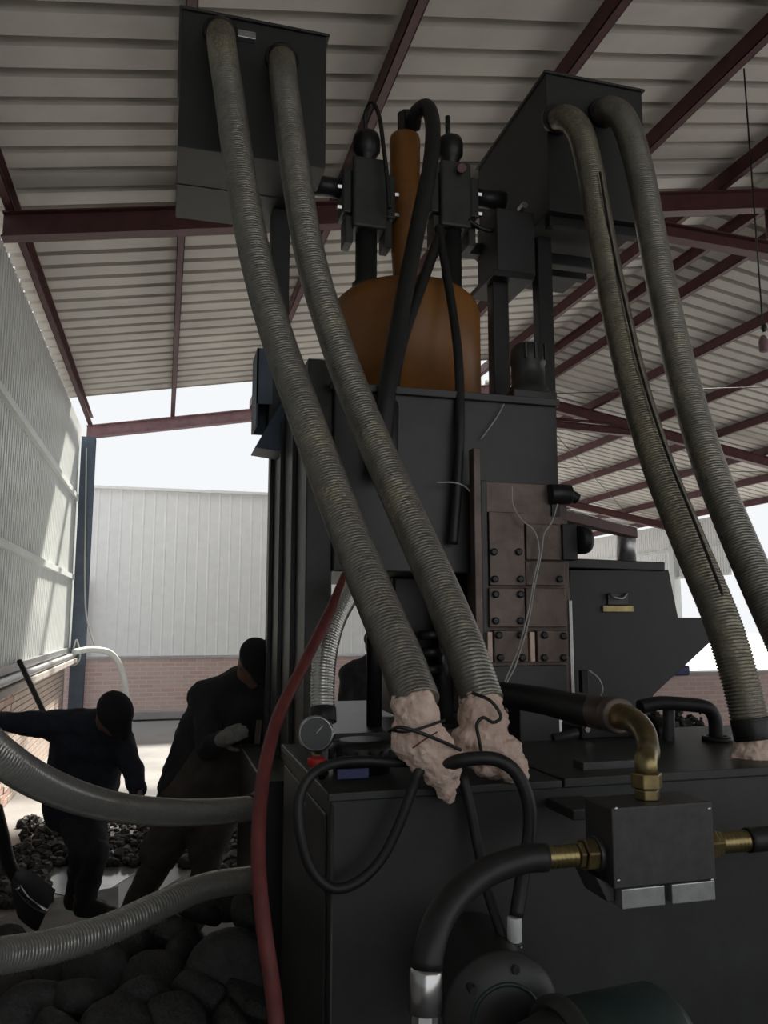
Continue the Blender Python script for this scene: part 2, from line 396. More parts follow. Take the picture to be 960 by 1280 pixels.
# ------------------------------------------------------------ hoses
def ribbed(name, label, ctrl, r, m, pitch=.011, amp=.0035, seg=22, group=None, cat='hose', ends=None, weld_m='black'):
    pts = spline(ctrl, pitch/3); rad = [r + (amp if i % 3 == 1 else (-amp*.3 if i % 3 == 0 else -amp*.3)) for i in range(len(pts))]
    base = pts[-1]
    t = thing(name, label, cat, tuple(base), group)
    build('corrugated_tube', MB().sweep(pts, rad, seg), M[m], t)
    for e in (ends or ()):                       # collars: (which end, length, radius, material)
        if e[0] == 'start': a, b = pts[0], pts[min(len(pts)-1, max(2, int(e[1]/(pitch/3))))]
        else: a, b = pts[-1], pts[-max(2, int(e[1]/(pitch/3)))]
        build('collar', MB().cyl(a, b, r*e[2], seg=28), M[e[3]], t, .003)
    return t
FB = 3.2      # front plane of the two overhead tanks
ribbed('metal_hose', 'thick braided metal hose from left overhead tank, left one, ending in tied rag',
       [P(276, 40, 3.2), P(278, 62, 3.06), P(288, 130, 3.0), P(300, 215, 2.93), P(318, 315, 2.85), P(343, 410, 2.76), P(378, 510, 2.62), P(424, 635, 2.42), P(468, 745, 2.22), P(500, 820, 2.08), P(522, 880, 1.97)],
       .057, 'braid', ends=[('start', .05, 1.12, 'black')])
ribbed('metal_hose', 'thick braided metal hose from left overhead tank, right one, ending in rag',
       [P(352, 72, 3.2), P(354, 95, 3.06), P(362, 160, 3.0), P(374, 245, 2.92), P(390, 330, 2.85), P(417, 420, 2.77), P(452, 515, 2.66), P(500, 625, 2.48), P(545, 725, 2.3), P(580, 810, 2.14), P(604, 880, 2.05)],
       .056, 'braid', ends=[('start', .05, 1.12, 'black')])
ribbed('metal_hose', 'brassy braided hose from right overhead tank, left one, black cable along it',
       [P(694, 152, 3.22), P(708, 148, 3.08), P(725, 165, 3.0), P(738, 215, 2.95), P(750, 285, 2.9), P(768, 380, 2.8), P(790, 475, 2.68), P(822, 580, 2.52), P(862, 680, 2.36), P(900, 770, 2.24), P(925, 850, 2.17), P(943, 925, 2.14)],
       .055, 'braidg', ends=[('start', .05, 1.12, 'black'), ('end', .07, 1.06, 'black')])
ribbed('metal_hose', 'braided hose from right overhead tank, right one, leaving at right edge',
       [P(752, 143, 3.22), P(764, 138, 3.08), P(782, 155, 3.0), P(800, 215, 2.93), P(816, 300, 2.86), P(834, 390, 2.78), P(856, 480, 2.68), P(886, 580, 2.54), P(926, 680, 2.4), P(975, 790, 2.24), P(1010, 870, 2.15), P(1030, 940, 2.1)],
       .058, 'braid', ends=[('start', .05, 1.12, 'black')])
ribbed('metal_hose', 'bright corrugated metal hose sweeping in from left edge, upper of two',
       [P(-150, 830, 1.9), P(-60, 890, 2.0), P(0, 945, 2.15), P(60, 982, 2.35), P(130, 1006, 2.6), P(200, 1015, 2.8), P(262, 1015, 2.95), P(325, 1010, 3.1)],
       .041, 'silver', .0125, .0042, ends=[('end', .06, 1.25, 'black')])
ribbed('metal_hose', 'corrugated metal hose curving over the briquette pile to a red collar, lower of two',
       [P(-150, 1195, 2.0), P(-60, 1203, 2.15), P(0, 1195, 2.3), P(70, 1182, 2.45), P(140, 1160, 2.6), P(205, 1130, 2.75), P(260, 1108, 2.9), P(325, 1098, 3.05)],
       .041, 'silver', .0125, .0042, ends=[('end', .045, 1.25, 'redcap')])
ribbed('metal_hose', 'short ribbed metal hose bowing down beside the pressure gauge',
       [P(452, 715, 2.75), P(436, 742, 2.7), P(418, 775, 2.62), P(407, 815, 2.55), P(403, 860, 2.5), P(404, 905, 2.46)],
       .036, 'silver', .010, .003, ends=[('end', .05, 1.15, 'black'), ('start', .05, 1.15, 'black')])
def smooth_hose(name, label, ctrl, r, m, group=None, cat='hose', seg=18, step=.012):
    pts = spline(ctrl, step); o = build(name, MB().sweep(pts, r, seg), M[m]); return tag(o, label, cat, group)
smooth_hose('rubber_hose', 'red rubber hose running down in front of the press left side',
            [P(432, 720, 2.75), P(412, 765, 2.6), P(380, 830, 2.4), P(350, 890, 2.25), P(333, 950, 2.12), P(325, 1010, 2.02), P(323, 1080, 1.93), P(330, 1160, 1.85), P(340, 1230, 1.8), P(346, 1290, 1.75), P(350, 1400, 1.7)],
            .0175, 'redrub')
# the cable and clips along the brassy hose
smooth_hose('black_cable', 'thin black cable running down along the brassy metal hose',
            [P(750, 215, 2.87), P(764, 300, 2.82), P(780, 375, 2.725), P(801, 465, 2.61), P(833, 565, 2.455), P(871, 660, 2.295), P(904, 745, 2.175)], .005, 'black', cat='cable')

# ------------------------------------------------------------ overhead tanks
def frect(mb, px0, py0, px1, py1, Y, dep):
    pm, qm = (px0+px1)/2, (py0+py1)/2
    return mb.box(P(px0, qm, Y).x, P(px1, qm, Y).x, Y, Y+dep, P(pm, py1, Y).z, P(pm, py0, Y).z)
def tank(name, label, pxa, pxb, pyt, pyb, dep, ports):
    x0, x1 = P(pxa, pyt, FB).x, P(pxb, pyt, FB).x; zt, zb = P(pxa, pyt, FB).z, P(pxa, pyb, FB).z
    t = thing(name, label, 'tank', ((x0+x1)/2, FB+dep/2, zb))
    build('shell', MB().box(x0, x1, FB, FB+dep, zb, zt), M['tank'], t, .004)
    build('lid', MB().box(x0-.012, x1+.012, FB-.012, FB+dep+.012, zt, zt+.012), M['tank'], t, .003)
    for (px, py) in ports:
        c = P(px, py, FB)
        build('port_flange', MB().lathe(c+Vector((0, -.028, 0)), (0, 1, 0), [(0, .07), (.004, .074), (.027, .074), (.0275, .07)]), M['black'], t)
    return t, x0, x1, zb, zt
tl, tlx0, tlx1, tlz, _ = tank('oil_tank', 'large dark oil tank overhead at left with two metal hoses', 228, 409, 12, 183, .62, [(276, 44), (352, 78)])
build('lifting_lug', frect(MB(), 297, 38, 320, 47, FB-.03, .03), M['alu'], tl, .003)
build('seam_weld', MB().box(tlx0, tlx1, FB+.30, FB+.306, tlz-.003, tlz), M['tank'], tl)
tr, trx0, trx1, trz, _ = tank('oil_tank', 'large dark oil tank overhead at right with two brassy hoses', 682, 801, 92, 262, .86, [(694, 152), (752, 143)])
build('mount_rail', MB().box(trx0+.02, trx1-.02, FB+.04, FB+.09, trz-.05, trz), M['black'], tr, .003)
build('mount_rail', MB().box(trx0+.02, trx1-.02, FB+.55, FB+.60, trz-.05, trz), M['black'], tr, .003)
# bracket and posts below the right tank (standing on the crown)
ZC = P(590, 492, 2.9).z                                   # top of the crown
br = thing('tank_stand', 'dark steel bracket and two square posts holding the right overhead tank', 'stand', (P(625, 400, 3.45).x, 3.45, ZC))
def post(px0, px1, Y, z1, par):
    build('post', MB().box(P(px0, 420, Y).x, P(px1, 420, Y).x, Y, Y+.07, ZC, z1), M['black'], par, .004)
post(617, 637, 3.35, P(620, 345, 3.35).z, br); post(675, 693, 3.35, trz-.05, br)
zb1 = P(620, 345, 3.35).z
bx0, bx1 = P(600, 345, 3.3).x, P(672, 345, 3.3).x
build('bracket_block', MB().box(P(622, 320, 3.3).x, P(669, 320, 3.3).x, 3.3, 3.55, zb1, P(640, 262, 3.3).z), M['tank'], br, .005)
build('bracket_plate', MB().box(P(616, 330, 3.28).x, P(668, 330, 3.28).x, 3.28, 3.58, zb1-.03, zb1), M['black'], br, .004)
build('tie_bar', MB().box(P(585, 300, 3.4).x, P(790, 300, 3.4).x, 3.5, 3.56, trz-.11, trz-.05), M['black'], br, .004)
build('gusset', MB().prism([(P(590, 322, 3.6).x, trz-.06), (P(640, 322, 3.6).x, trz-.06), (P(640, 322, 3.6).x, trz-.24)], 3.6, 3.62), M['tank'], br)
bo = P(656, 256, 3.26); build('bolt', MB().cyl(bo, bo+Vector((0, .05, 0)), .018, seg=6, smooth=False), M['chrome'], br)
# stand under the left tank
bl = thing('tank_stand', 'blue-lit steel channel post with slanted foot holding the left overhead tank', 'stand', (P(345, 570, 3.6).x, 3.6, P(345, 570, 3.6).z))
x0, x1 = P(338, 400, 3.6).x, P(361, 400, 3.6).x
build('post', MB().box(x0, x1, 3.6, 3.7, P(345, 545, 3.6).z, tlz), M['tank'], bl, .004)
xa, xb = P(319, 500, 3.6).x, P(362, 500, 3.6).x
za, zb_ = P(330, 440, 3.6).z, P(330, 535, 3.6).z
build('channel', MB().box(xa, xa+.008, 3.55, 3.75, zb_, za).box(xa, x0+.01, 3.74, 3.75, zb_, za).box(xa, x0+.01, 3.55, 3.558, zb_+.1, za), M['blueglare'], bl)  # blue light on channel and foot is put into their colour
build('slanted_foot', MB().prism([(xa, zb_-.10), (xb+.02, zb_-.12), (xb+.14, zb_+.16), (xb-.02, zb_+.16)], 3.56, 3.76), M['blueglare'], bl, .004)

# ------------------------------------------------------------ the press
press = thing('hydraulic_press', 'large dark hydraulic briquetting press with orange main cylinder on top', 'press', (1.0, 3.4, 0))
YP = 2.9
xl, xr = P(385, 550, YP).x, P(697, 550, YP).x
ztop = ZC; zcb = P(480, 715, YP).z
build('crown', MB().box(xl+.10, xr, YP, 4.0, zcb, ztop), M['mach'], press, .006)
build('side_plate', MB().box(xl, xl+.10, YP+.02, 4.1, 0, P(385, 445, YP).z), M['mach2'], press, .006)
build('side_plate', MB().box(xr-.10, xr, YP+.05, 4.1, 0, zcb), M['mach'], press, .006)
for yy in (3.15, 3.5, 3.85): build('edge_rib', MB().box(xl-.02, xl, yy, yy+.03, 0, P(385, 480, YP).z), M['mach'], press, .003)
build('crown_lip', MB().box(xl+.08, xr+.004, YP-.02, YP, ztop-.03, ztop), M['mach2'], press, .003)
zt_ = P(480, 915, YP).z
build('table', MB().box(xl+.10, xr-.10, YP, 4.05, zt_-.3, zt_), M['mach2'], press, .006)
build('lower_housing', MB().box(.36, xl, 2.95, 3.85, 0, 1.18), M['black'], press, .006)
build('bed', MB().box(xl+.1, xr-.1, 2.95, 4.05, 0, zt_-.3), M['black'], press)
build('ram', MB().box(P(492, 800, 3.2).x, P(600, 800, 3.2).x, 3.2, 3.42, zt_+.02, zcb), M['black'], press, .01)
for px in (468, 556): 
    a = P(px, 700, 3.08); build('guide_rod', MB().cyl((a.x, 3.08, zt_), (a.x, 3.08, zcb), .03), M['chrome' if px == 556 else 'black'], press)
for k in range(3):
    a = P(545, 800+k*22, 3.0); build('guide_ring', MB().lathe((a.x, 3.08, a.z), (0, 0, 1), [(0, .045), (.005, .052), (.03, .052), (.035, .045)]), M['black'], press)
# orange cylinder
cx, cy = 1.07, 3.52
rr = .355; zsh = P(505, 350, cy-rr).z; 
prof = [(0, rr), (zsh-ztop-.03, rr), (zsh-ztop+.02, rr-.015), (zsh-ztop+.055, rr-.05), (zsh-ztop+.075, rr-.10), (zsh-ztop+.085, rr-.2), (zsh-ztop+.09, .08)]
main = build('main_cylinder', MB().lathe((cx, cy, ztop), (0, 0, 1), prof, 64), M['orange'], press, label='big orange main cylinder with rounded shoulder')
build('foot_ring', MB().lathe((cx, cy, ztop), (0, 0, 1), [(0, rr+.02), (.03, rr+.02), (.035, rr+.012)], 64), M['mach'], main)
zcyl = zsh+.085
a0, a1 = P(506, 172, 3.45), P(506, 312, 3.45)
rc = thing('return_cylinder', 'slim orange cylinder standing upright on the main orange cylinder', 'cylinder', (a0.x, 3.45, zcyl))
build('barrel', MB().lathe((a0.x, 3.45, zcyl), (0, 0, 1), [(0, .055), (.2, .068), (a0.z-zcyl-.02, .075), (a0.z-zcyl, .07)], 32), M['orange'], rc)
build('end_fitting', MB().lathe((a0.x+.01, 3.45, a0.z), (0, 0, 1), [(0, .045), (.05, .045), (.055, .03), (.09, .03), (.095, .036), (.13, .036), (.14, .02)], 6), M['black'], rc)
build('end_fitting', MB().cyl((a0.x-.02, 3.43, a0.z), (a0.x-.02, 3.43, a0.z+.11), .022, seg=6, smooth=False), M['black'], rc)
# prefill valves
def valve(label, px, pyt, pyb, Y, wpx, cap_r, side):
    c = P(px, pyt, Y); b = P(px, pyb, Y); s_ = Y/.965/1000
    t = thing('prefill_valve', label, 'valve', (c.x, Y, zcyl-.04))
    w_ = wpx*s_/2
    build('body', MB().box(c.x-w_, c.x+w_, Y-w_, Y+w_, b.z, c.z), M['mach2'], t, .012)
    build('neck', MB().lathe((c.x, Y, zcyl-.06), (0, 0, 1), [(0, w_*.8), (.05, w_*.8), (.055, w_*.62), (b.z-zcyl+.06, w_*.62)]), M['mach'], t)
    q = c.z
    build('dome_cap', MB().lathe((c.x, Y, q), (0, 0, 1), [(0, cap_r*.62), (.03, cap_r*.62), (.05, cap_r*.75), (.075, cap_r), (.13, cap_r*1.02), (.155, cap_r*.9), (.17, cap_r*.55)], 28), M['black'], t)
    for sx in (-1, 1):
        build('side_flange', MB().box(c.x+sx*w_, c.x+sx*(w_+.045), Y-.06, Y+.06, b.z+.07, c.z-.06), M['mach'], t, .008)
        for dz in (.1, .2): 
            e = Vector((c.x+sx*(w_+.045), Y-.035, b.z+dz)); build('bolt', MB().cyl(e, e+Vector((sx*.02, 0, 0)), .014, seg=6, smooth=False), M['chrome'], t)
        build('fin_foot', MB().box(c.x+sx*w_*.9, c.x+sx*(w_+.03), Y-.05, Y+.05, b.z-.07, b.z+.06), M['mach2'], t, .006)
    p0 = Vector((c.x+side*(w_+.04), Y, (b.z+c.z)/2+.04))
    build('side_pipe', MB().cyl(p0, p0+Vector((side*.16, 0, 0)), .045), M['black'], t)
    return t, q+.17
v1, q1 = valve('dark prefill valve with round cap and looped hose left of slim orange cylinder', 458, 208, 294, 3.42, 46, .065, -1)
v2, q2 = valve('dark prefill valve with upright stem, right of the slim orange cylinder', 563, 212, 292, 3.42, 44, .062, 1)
c = P(560, 180, 3.42); build('stem', MB().cyl((c.x, 3.42, q2-.03), (c.x, 3.42, P(560, 146, 3.42).z), .013), M['black'], v2)
build('tag_disc', MB().cyl(P(577, 210, 3.3), P(578, 210, 3.33), .02), M['redpale'], v2)
smooth_hose('thin_hose', 'thin black looped hose rising from the left prefill valve cap',
            [P(457, 166, 3.42), P(457, 142, 3.4), P(465, 128, 3.36), P(474, 145, 3.33), P(479, 180, 3.3), P(484, 222, 3.28), P(487, 262, 3.27)], .010, 'rubber')
# black hoses in front of the orange cylinder
smooth_hose('hydraulic_hose', 'thick black hose arching over the slim orange cylinder and down across the large one',
            [P(516, 160, 3.42), P(520, 142, 3.36), P(534, 134, 3.3), P(541, 158, 3.24), P(538, 205, 3.2), P(524, 275, 3.14), P(510, 345, 3.06), P(497, 415, 2.98), P(485, 480, 2.86), P(478, 540, 2.82), P(476, 600, 2.82)], .036, 'rubber')
smooth_hose('hydraulic_hose', 'black hose slanting from the right prefill valve to behind the thick arched hose',
            [P(551, 290, 3.3), P(540, 320, 3.2), P(522, 370, 3.1), P(505, 420, 3.04), P(494, 470, 2.98), P(490, 540, 2.87), P(490, 590, 2.87)], .024, 'rubber')
smooth_hose('hydraulic_hose', 'black hose hanging from the right prefill valve over the crown front',
            [P(548, 285, 3.3), P(556, 330, 3.16), P(566, 390, 3.06), P(573, 450, 2.94), P(575, 520, 2.87), P(573, 590, 2.86), P(566, 680, 2.86)], .019, 'rubber')
smooth_hose('thin_hose', 'thin pipe joining the right prefill valve and the tank bracket',
            [P(585, 275, 3.35), P(600, 285, 3.35), P(615, 288, 3.35), P(632, 280, 3.38)], .012, 'black')
# pump on the crown between the posts
a = P(662, 500, 3.05)
pm = thing('pump', 'dark cylindrical pump standing on the crown below the right tank', 'pump', (a.x, 3.05, ZC))
build('body', MB().lathe((a.x, 3.06, ZC), (0, 0, 1), [(0, .085), (.09, .085), (.095, .072), (.19, .072), (.20, .078), (P(660, 432, 3.05).z-ZC-.02, .074), (P(660, 432, 3.05).z-ZC, .06)], 28), M['mach2'], pm)
build('flange', MB().box(a.x-.11, a.x+.09, 2.97, 3.15, ZC, ZC+.06), M['mach'], pm, .006)
for sx in (-.045, 0, .045): build('fin', MB().box(a.x+sx-.004, a.x+sx+.004, 2.976, 2.99, ZC+.2, ZC+.27), M['mach'], pm)
# box hanging at the right of the crown
hb = thing('solenoid_valve', 'small dark cylindrical solenoid at the right edge of the crown', 'valve', tuple(P(695, 618, 2.8)))
build('coil', MB().cyl(P(686, 618, 2.82), P(712, 618, 2.82), .04), M['black'], hb, .004)
build('end_cap', MB().cyl(P(712, 618, 2.82), P(722, 624, 2.82), .022), M['rubber'], hb, .003)
build('foot', frect(MB(), 690, 622, 700, 645, 2.82, .08), M['black'], hb)

# guide plates with bolts
YG = 2.80
def plate(px0, py0, px1, py1, Y, dep, m='brown', bolts=(), br_=.0135, nm='guide_plate'):
    o = build(nm, frect(MB(), px0, py0, px1, py1, Y, dep), M[m], press, .003)
    for (bx, by) in bolts:
        c = P(bx, by, Y)
        build('bolt', MB().lathe(c+Vector((0, -.012, 0)), (0, 1, 0), [(0, br_*.55), (.001, br_), (.012, br_), (.0121, br_*1.25), (.014, br_*1.25)], 12), M['black'], o)
    return o
plate(598, 604, 712, 868, YG+.03, .12, nm='guide_body')
plate(594, 560, 603, 860, YG-.005, .05, nm='edge_bar'); plate(603, 600, 611, 862, YG+.01, .02, 'mach2', nm='edge_bar')
plate(612, 640, 656, 732, YG, .028, bolts=[(617, 690), (648, 690), (618, 724), (650, 724)])
plate(658, 655, 704, 700, YG+.006, .022); plate(658, 702, 706, 732, YG+.004, .026, bolts=[(699, 724)])
plate(612, 735, 656, 784, YG-.004, .032, bolts=[(619, 743), (650, 743), (619, 776), (650, 776)])
plate(658, 735, 708, 784, YG+.002, .026)
plate(618, 788, 660, 828, YG-.006, .034, bolts=[(623, 794), (650, 794), (625, 822), (652, 822)])
plate(672, 788, 710, 828, YG-.006, .034, bolts=[(680, 794), (704, 795), (680, 822), (704, 822)])
plate(610, 790, 616, 828, YG-.008, .03, 'rag', nm='spacer'); plate(663, 790, 669, 827, YG-.008, .03, 'rag', nm='spacer')
plate(612, 832, 710, 866, YG+.004, .026, 'mach2')
plate(713, 750, 717, 872, YG+.02, .02, 'alu', nm='pipe_strip')
plate(704, 655, 722, 700, YG-.01, .14, 'black', nm='motor_flange')
mo = P(722, 675, YG); build('motor_end', MB().lathe(mo, (1, 0, 0), [(0, .055), (.03, .055), (.045, .048), (.05, .03)]), M['rubber'], press)
# thin grey wires down the guide
for i, (lab, c) in enumerate((('thin grey wire looping from the crown down the guide plates, outer left one', [(640, 608), (641, 630), (652, 650), (668, 664), (674, 690), (668, 720), (660, 765), (648, 810), (632, 850), (625, 875), (629, 890)]),
                              ('thin grey wire from the solenoid down the guide plates, beside its twin', [(697, 630), (690, 652), (680, 668), (677, 690), (668, 735), (660, 780), (645, 830), (633, 855), (630, 878), (636, 892)]))):
    smooth_hose('electric_wire', lab, [P(x, y_, 2.77-.25*max(0, (y_-800)/90)) for x, y_ in c], .0028, 'wire', cat='wire', seg=8)
smooth_hose('electric_wire', 'pale wire arc in front of the crown left of the guide plates',
            [P(545, 603, 2.84), P(572, 604, 2.84), P(588, 615, 2.84), P(592, 635, 2.84)], .003, 'wire', cat='wire', seg=8)
smooth_hose('electric_wire', 'short pale wire on the upper crown face by the pump', [P(630, 505, 2.88), P(622, 520, 2.88), P(608, 540, 2.88), P(600, 550, 2.885)], .0025, 'wire', cat='wire', seg=8)

# ------------------------------------------------------------ hopper
hp = thing('hopper', 'large dark grey feed hopper with sloping side, right of the guide plates', 'hopper', tuple(P(790, 870, 3.2)))
Yh = 3.1
def XZ(px, py, Y=Yh): p = P(px, py, Y); return (p.x, p.z)
build('bin', MB().prism([XZ(712, 712), XZ(836, 712), XZ(848, 772), XZ(887, 772), XZ(889, 802), XZ(818, 868), XZ(800, 905), XZ(724, 905), XZ(712, 860)], Yh, Yh+.7), M['tank'], hp, .004)
build('rim', MB().prism([XZ(706, 698), XZ(828, 703), XZ(828, 714), XZ(706, 710)], Yh-.02, Yh+.74), M['black'], hp, .004)
build('name_plate', frect(MB(), 754, 757, 792, 765, Yh-.012, .01), M['brass'], hp, .002)
build('name_plate', frect(MB(), 760, 742, 785, 756, Yh-.01, .008), M['block'], hp, .002)
build('handle', MB().sweep(spline([P(762, 742, Yh-.01), P(766, 746, Yh-.04), P(778, 748, Yh-.04), P(784, 741, Yh-.01)], .01), .005, 8), M['alu'], hp)
du = P(782, 700, 3.6)
t = thing('duct', 'short silver round duct standing behind the hopper rim', 'duct', tuple(du))
build('pipe', MB().cyl(P(783, 705, 3.7), P(783, 660, 3.7), .05), M['alu'], t)
build('band', MB().cyl(P(783, 668, 3.7), P(783, 662, 3.7), .055), M['redpale'], t)
gb = thing('steel_bracket', 'bright red painted bracket bar above the hopper', 'bracket', tuple(P(745, 655, 3.0)))
a, b = P(700, 640, 3.0), P(797, 664, 3.2)
mb = MB(); mb.add([a+Vector(v) for v in ((0, 0, -.03), (0, .06, -.03), (0, .06, .012), (0, 0, .012))]+[b+Vector(v) for v in ((0, 0, -.03), (0, .06, -.03), (0, .06, .012), (0, 0, .012))],
       [(0,1,2,3),(7,6,5,4),(0,4,5,1),(1,5,6,2),(2,6,7,3),(3,7,4,0)])
build('bar', mb, M['redcap' if 0 else 'red'], gb, .003)
build('edge_highlight', MB().cyl(a+Vector((0, 0, .016)), b+Vector((0, 0, .016)), .004, seg=8), M['chrome'], gb)  # chrome rod added as the highlight line along the bar
build('support', MB().box(a.x-.02, a.x+.02, 3.0, 3.06, P(700, 712, 3.0).z, a.z-.02), M['red'], gb)

# ------------------------------------------------------------ base tank in front with its fittings
YT = 2.0
ZT = P(600, 980, YT).z
tx0 = P(413, 1000, YT).x
bt = thing('hydraulic_tank', 'wide dark green-grey oil tank cabinet filling the lower front of the picture', 'tank', (1.3, 2.4, 0))
build('cabinet', MB().box(tx0, 2.4, YT, 2.78, .0, ZT-.02), M['mach'], bt, .005)
build('side_panel', MB().box(tx0-.006, tx0, YT+.04, 2.74, .05, ZT-.06), M['mach2'], bt, .003)
build('lid', MB().box(tx0-.008, P(700, 980, YT).x, YT-.012, 2.8, ZT-.02, ZT), M['mach2'], bt, .003)
build('lid', MB().box(P(703, 980, YT).x, 2.42, YT-.012, 2.8, ZT-.02, ZT+.004), M['mach'], bt, .003)
build('edge_trim', MB().cyl((tx0+.004, YT-.006, .03), (tx0+.004, YT-.006, ZT-.03), .004, seg=8), M['mach2'], bt)
# low deck parts on the lid, between rag and right end
for (a_, b_, c_, d_, Y_, dep, m) in ((664, 968, 720, 980, 2.35, .2, 'black'), (722, 945, 800, 968, 2.5, .18, 'mach2'), (800, 940, 905, 962, 2.55, .15, 'black')):
    build('deck_block', frect(MB(), a_, b_, c_, d_, Y_, dep).box(0, 0, 0, 0, 0, 0) if 0 else MB().box(P(a_, b_, Y_).x, P(c_, b_, Y_).x, Y_, Y_+dep, ZT, P(a_, b_, Y_).z), M[m], bt, .004)
for (pa, pb, Ya, Yb, m) in (((690, 1000), (745, 1035), 1.97, 1.90, 'mach2'),):
    p, q = P(*pa, Ya), P(*pb, Yb)
    build('bracket_arm', MB().box(p.x, q.x+.02, 1.86, 2.0, P(700, 1022, 1.9).z, P(700, 1008, 1.9).z), M[m], bt, .004)
build('channel_strip', MB().box(P(725, 973, 2.1).x, P(800, 973, 2.1).x, 2.08, 2.14, ZT, ZT+.025), M['block'], bt, .003)

# round filler cap, gauge, tap and blue tag
c = P(452, 945, 2.25)
fc = thing('filter_cap', 'round black filter cap standing on the tank lid left of the rags', 'cap', (c.x, 2.25, ZT))
build('drum', MB().lathe((c.x, 2.25, ZT), (0, 0, 1), [(0, .080), (.02, .080), (.022, .090), (.07, .092), (.082, .084), (.088, .06)], 40), M['black'], fc)
for k in range(16):
    th = 2*math.pi*k/16; e = Vector((c.x+math.cos(th)*.09, 2.25+math.sin(th)*.09, ZT+.03))
    build('grip_rib', MB().cyl(e, e+Vector((0, 0, .035)), .006, seg=8), M['black'], fc)
g = P(395, 917, 2.2)
pg = thing('pressure_gauge', 'round pressure gauge with bright rim left of the filter cap', 'gauge', tuple(g))
ax = (Vector((-.12, -1, .12))).normalized()
build('case', MB().lathe(g-ax*.02, ax, [(-.03, .035), (-.028, .046), (.018, .046)], 36), M['black'], pg)
build('bezel', MB().lathe(g-ax*.02, ax, [(.012, .043), (.013, .049), (.024, .049), (.026, .043)], 36), M['chrome'], pg)
build('glass', MB().lathe(g-ax*.02, ax, [(.02, .0428), (.0275, .0428)], 36), M['glass'], pg)
build('needle', MB().cyl(g+ax*.009, g+ax*.009+Vector((.018, 0, .02)), .0015, seg=6), M['whitep'], pg)
build('stem', MB().cyl(g-Vector((0, -.02, .04)), Vector((g.x+.03, 2.22, ZT+.0)), .012), M['brass'], pg)
c = P(396, 952, 2.12)
rt = thing('valve_tap', 'small red tap cap below the pressure gauge', 'tap', tuple(c))
build('cap', MB().lathe(c-Vector((0, 0, .012)), (0, 0, 1), [(0, .018), (.003, .024), (.02, .024), (.023, .02)], 16), M['redcap'], rt)
build('stem', MB().cyl(c-Vector((0, 0, .012)), c+Vector((.02, .03, -.045)), .01), M['black'], rt)
c = P(441, 967, 1.985)
tag(build('blue_tag', MB().box(c.x-.04, c.x+.04, 1.98, 1.9875, c.z-.012, c.z+.012), M['blue'], None, .002), 'narrow blue tag on the tank front edge below the filter cap', 'tag')
# flange couplings on the lower housing where the two bright hoses end
for (py, lab) in ((1010, 'dark round coupling at the end of the upper bright hose'), (1098, 'dark round coupling at the end of the lower bright hose')):
    e = P(325, py, 3.08)
    t = thing('hose_coupling', lab, 'coupling', tuple(e))
    build('flange', MB().cyl(e, Vector((.36, e.y+.02, e.z)), .06), M['black'], t, .003)
    build('collar', MB().cyl(e-Vector((.01, 0, 0)), e+Vector((.03, 0, 0)), .07, seg=8, smooth=False), M['mach2'], t, .003)

# ------------------------------------------------------------ valve block with brass fittings
YK = 1.5
kb = thing('valve_block', 'square dark steel valve block with brassy fittings in front of the tank', 'valve', tuple(P(830, 1055, YK)))
x0, x1 = P(766, 1055, YK).x, P(893, 1055, YK).x; z1, z0 = P(830, 1006, YK).z, P(830, 1106, YK).z
build('block', MB().box(x0, x1, YK, YK+.11, z0, z1), M['block'], kb, .003)
for (bx, by) in ((770, 1011), (886, 1011), (773, 1101), (890, 1100)):
    c = P(bx, by, YK); build('screw', MB().lathe(c-Vector((0, .002, 0)), (0, 1, 0), [(0, .0015), (.0003, .004), (.003, .004)], 12), M['chrome'], kb)
for (a_, b_) in ((776, 830), (839, 893)):
    xa, xb = P(a_, 1120, YK).x, P(b_, 1120, YK).x
    build('clamp_bar', MB().box(xa, xb, YK-.004, YK+.10, P(830, 1131, YK).z, z0), M['alu'], kb, .002, label='bare aluminium clamp bar')
build('end_plate', MB().prism([(x0-.03, z0+.02), (x0+.012, z0+.0), (x0+.012, P(776, 1131, YK).z), (x0-.005, P(776, 1131, YK).z)], YK+.02, YK+.11), M['block'], kb, .002)
cc = P(811, 1000, YK+.05)
def hexnut(par, p, q, r, m='brass'):
    return build('hex_nut', MB().cyl(p, q, r, seg=6, smooth=False), M[m], par, .0025)
hexnut(kb, (cc.x, YK+.055, z1), (cc.x, YK+.055, z1+.022), .027)
hexnut(kb, (cc.x, YK+.055, z1+.024), (cc.x, YK+.055, P(811, 966, YK+.05).z), .034)
# left and right port fittings
for sx, xx, ln in ((-1, x0, .0), (1, x1, .0)):
    zc = P(740, 1068, YK+.05).z
    build('port_ring', MB().cyl((xx, YK+.055, zc), (xx+sx*.012, YK+.055, zc), .034), M['block'], kb, .002)
    hexnut(kb, (xx+sx*.012, YK+.055, zc), (xx+sx*.038, YK+.055, zc), .033)
    hexnut(kb, (xx+sx*.040, YK+.055, zc), (xx+sx*.052, YK+.055, zc), .027)
    n = 9; pts = []; rad = []
    for i in range(n*3): pts.append(Vector((xx+sx*(.052+i*.0034), YK+.055, zc))); rad.append(.0225 if i % 3 else .0195)
    build('crimp_sleeve', MB().sweep(pts, rad, 24), M['brass'], kb)
xs, zs = x0-.052-.088, P(740, 1068, YK+.05).z
h1 = thing('hydraulic_hose', 'thick black hose curving down from the valve block left port to a silver ferrule', 'hose', (xs, YK+.055, zs))
pts = spline([Vector((xs+.02, YK+.055, zs)), P(655, 1074, YK+.055), P(615, 1087, 1.53), P(580, 1110, 1.5), P(551, 1145, 1.46), P(537, 1185, 1.43), P(533, 1215, 1.42)], .012)
build('rubber_tube', MB().sweep(pts, .0275, 22), M['rubber'], h1)
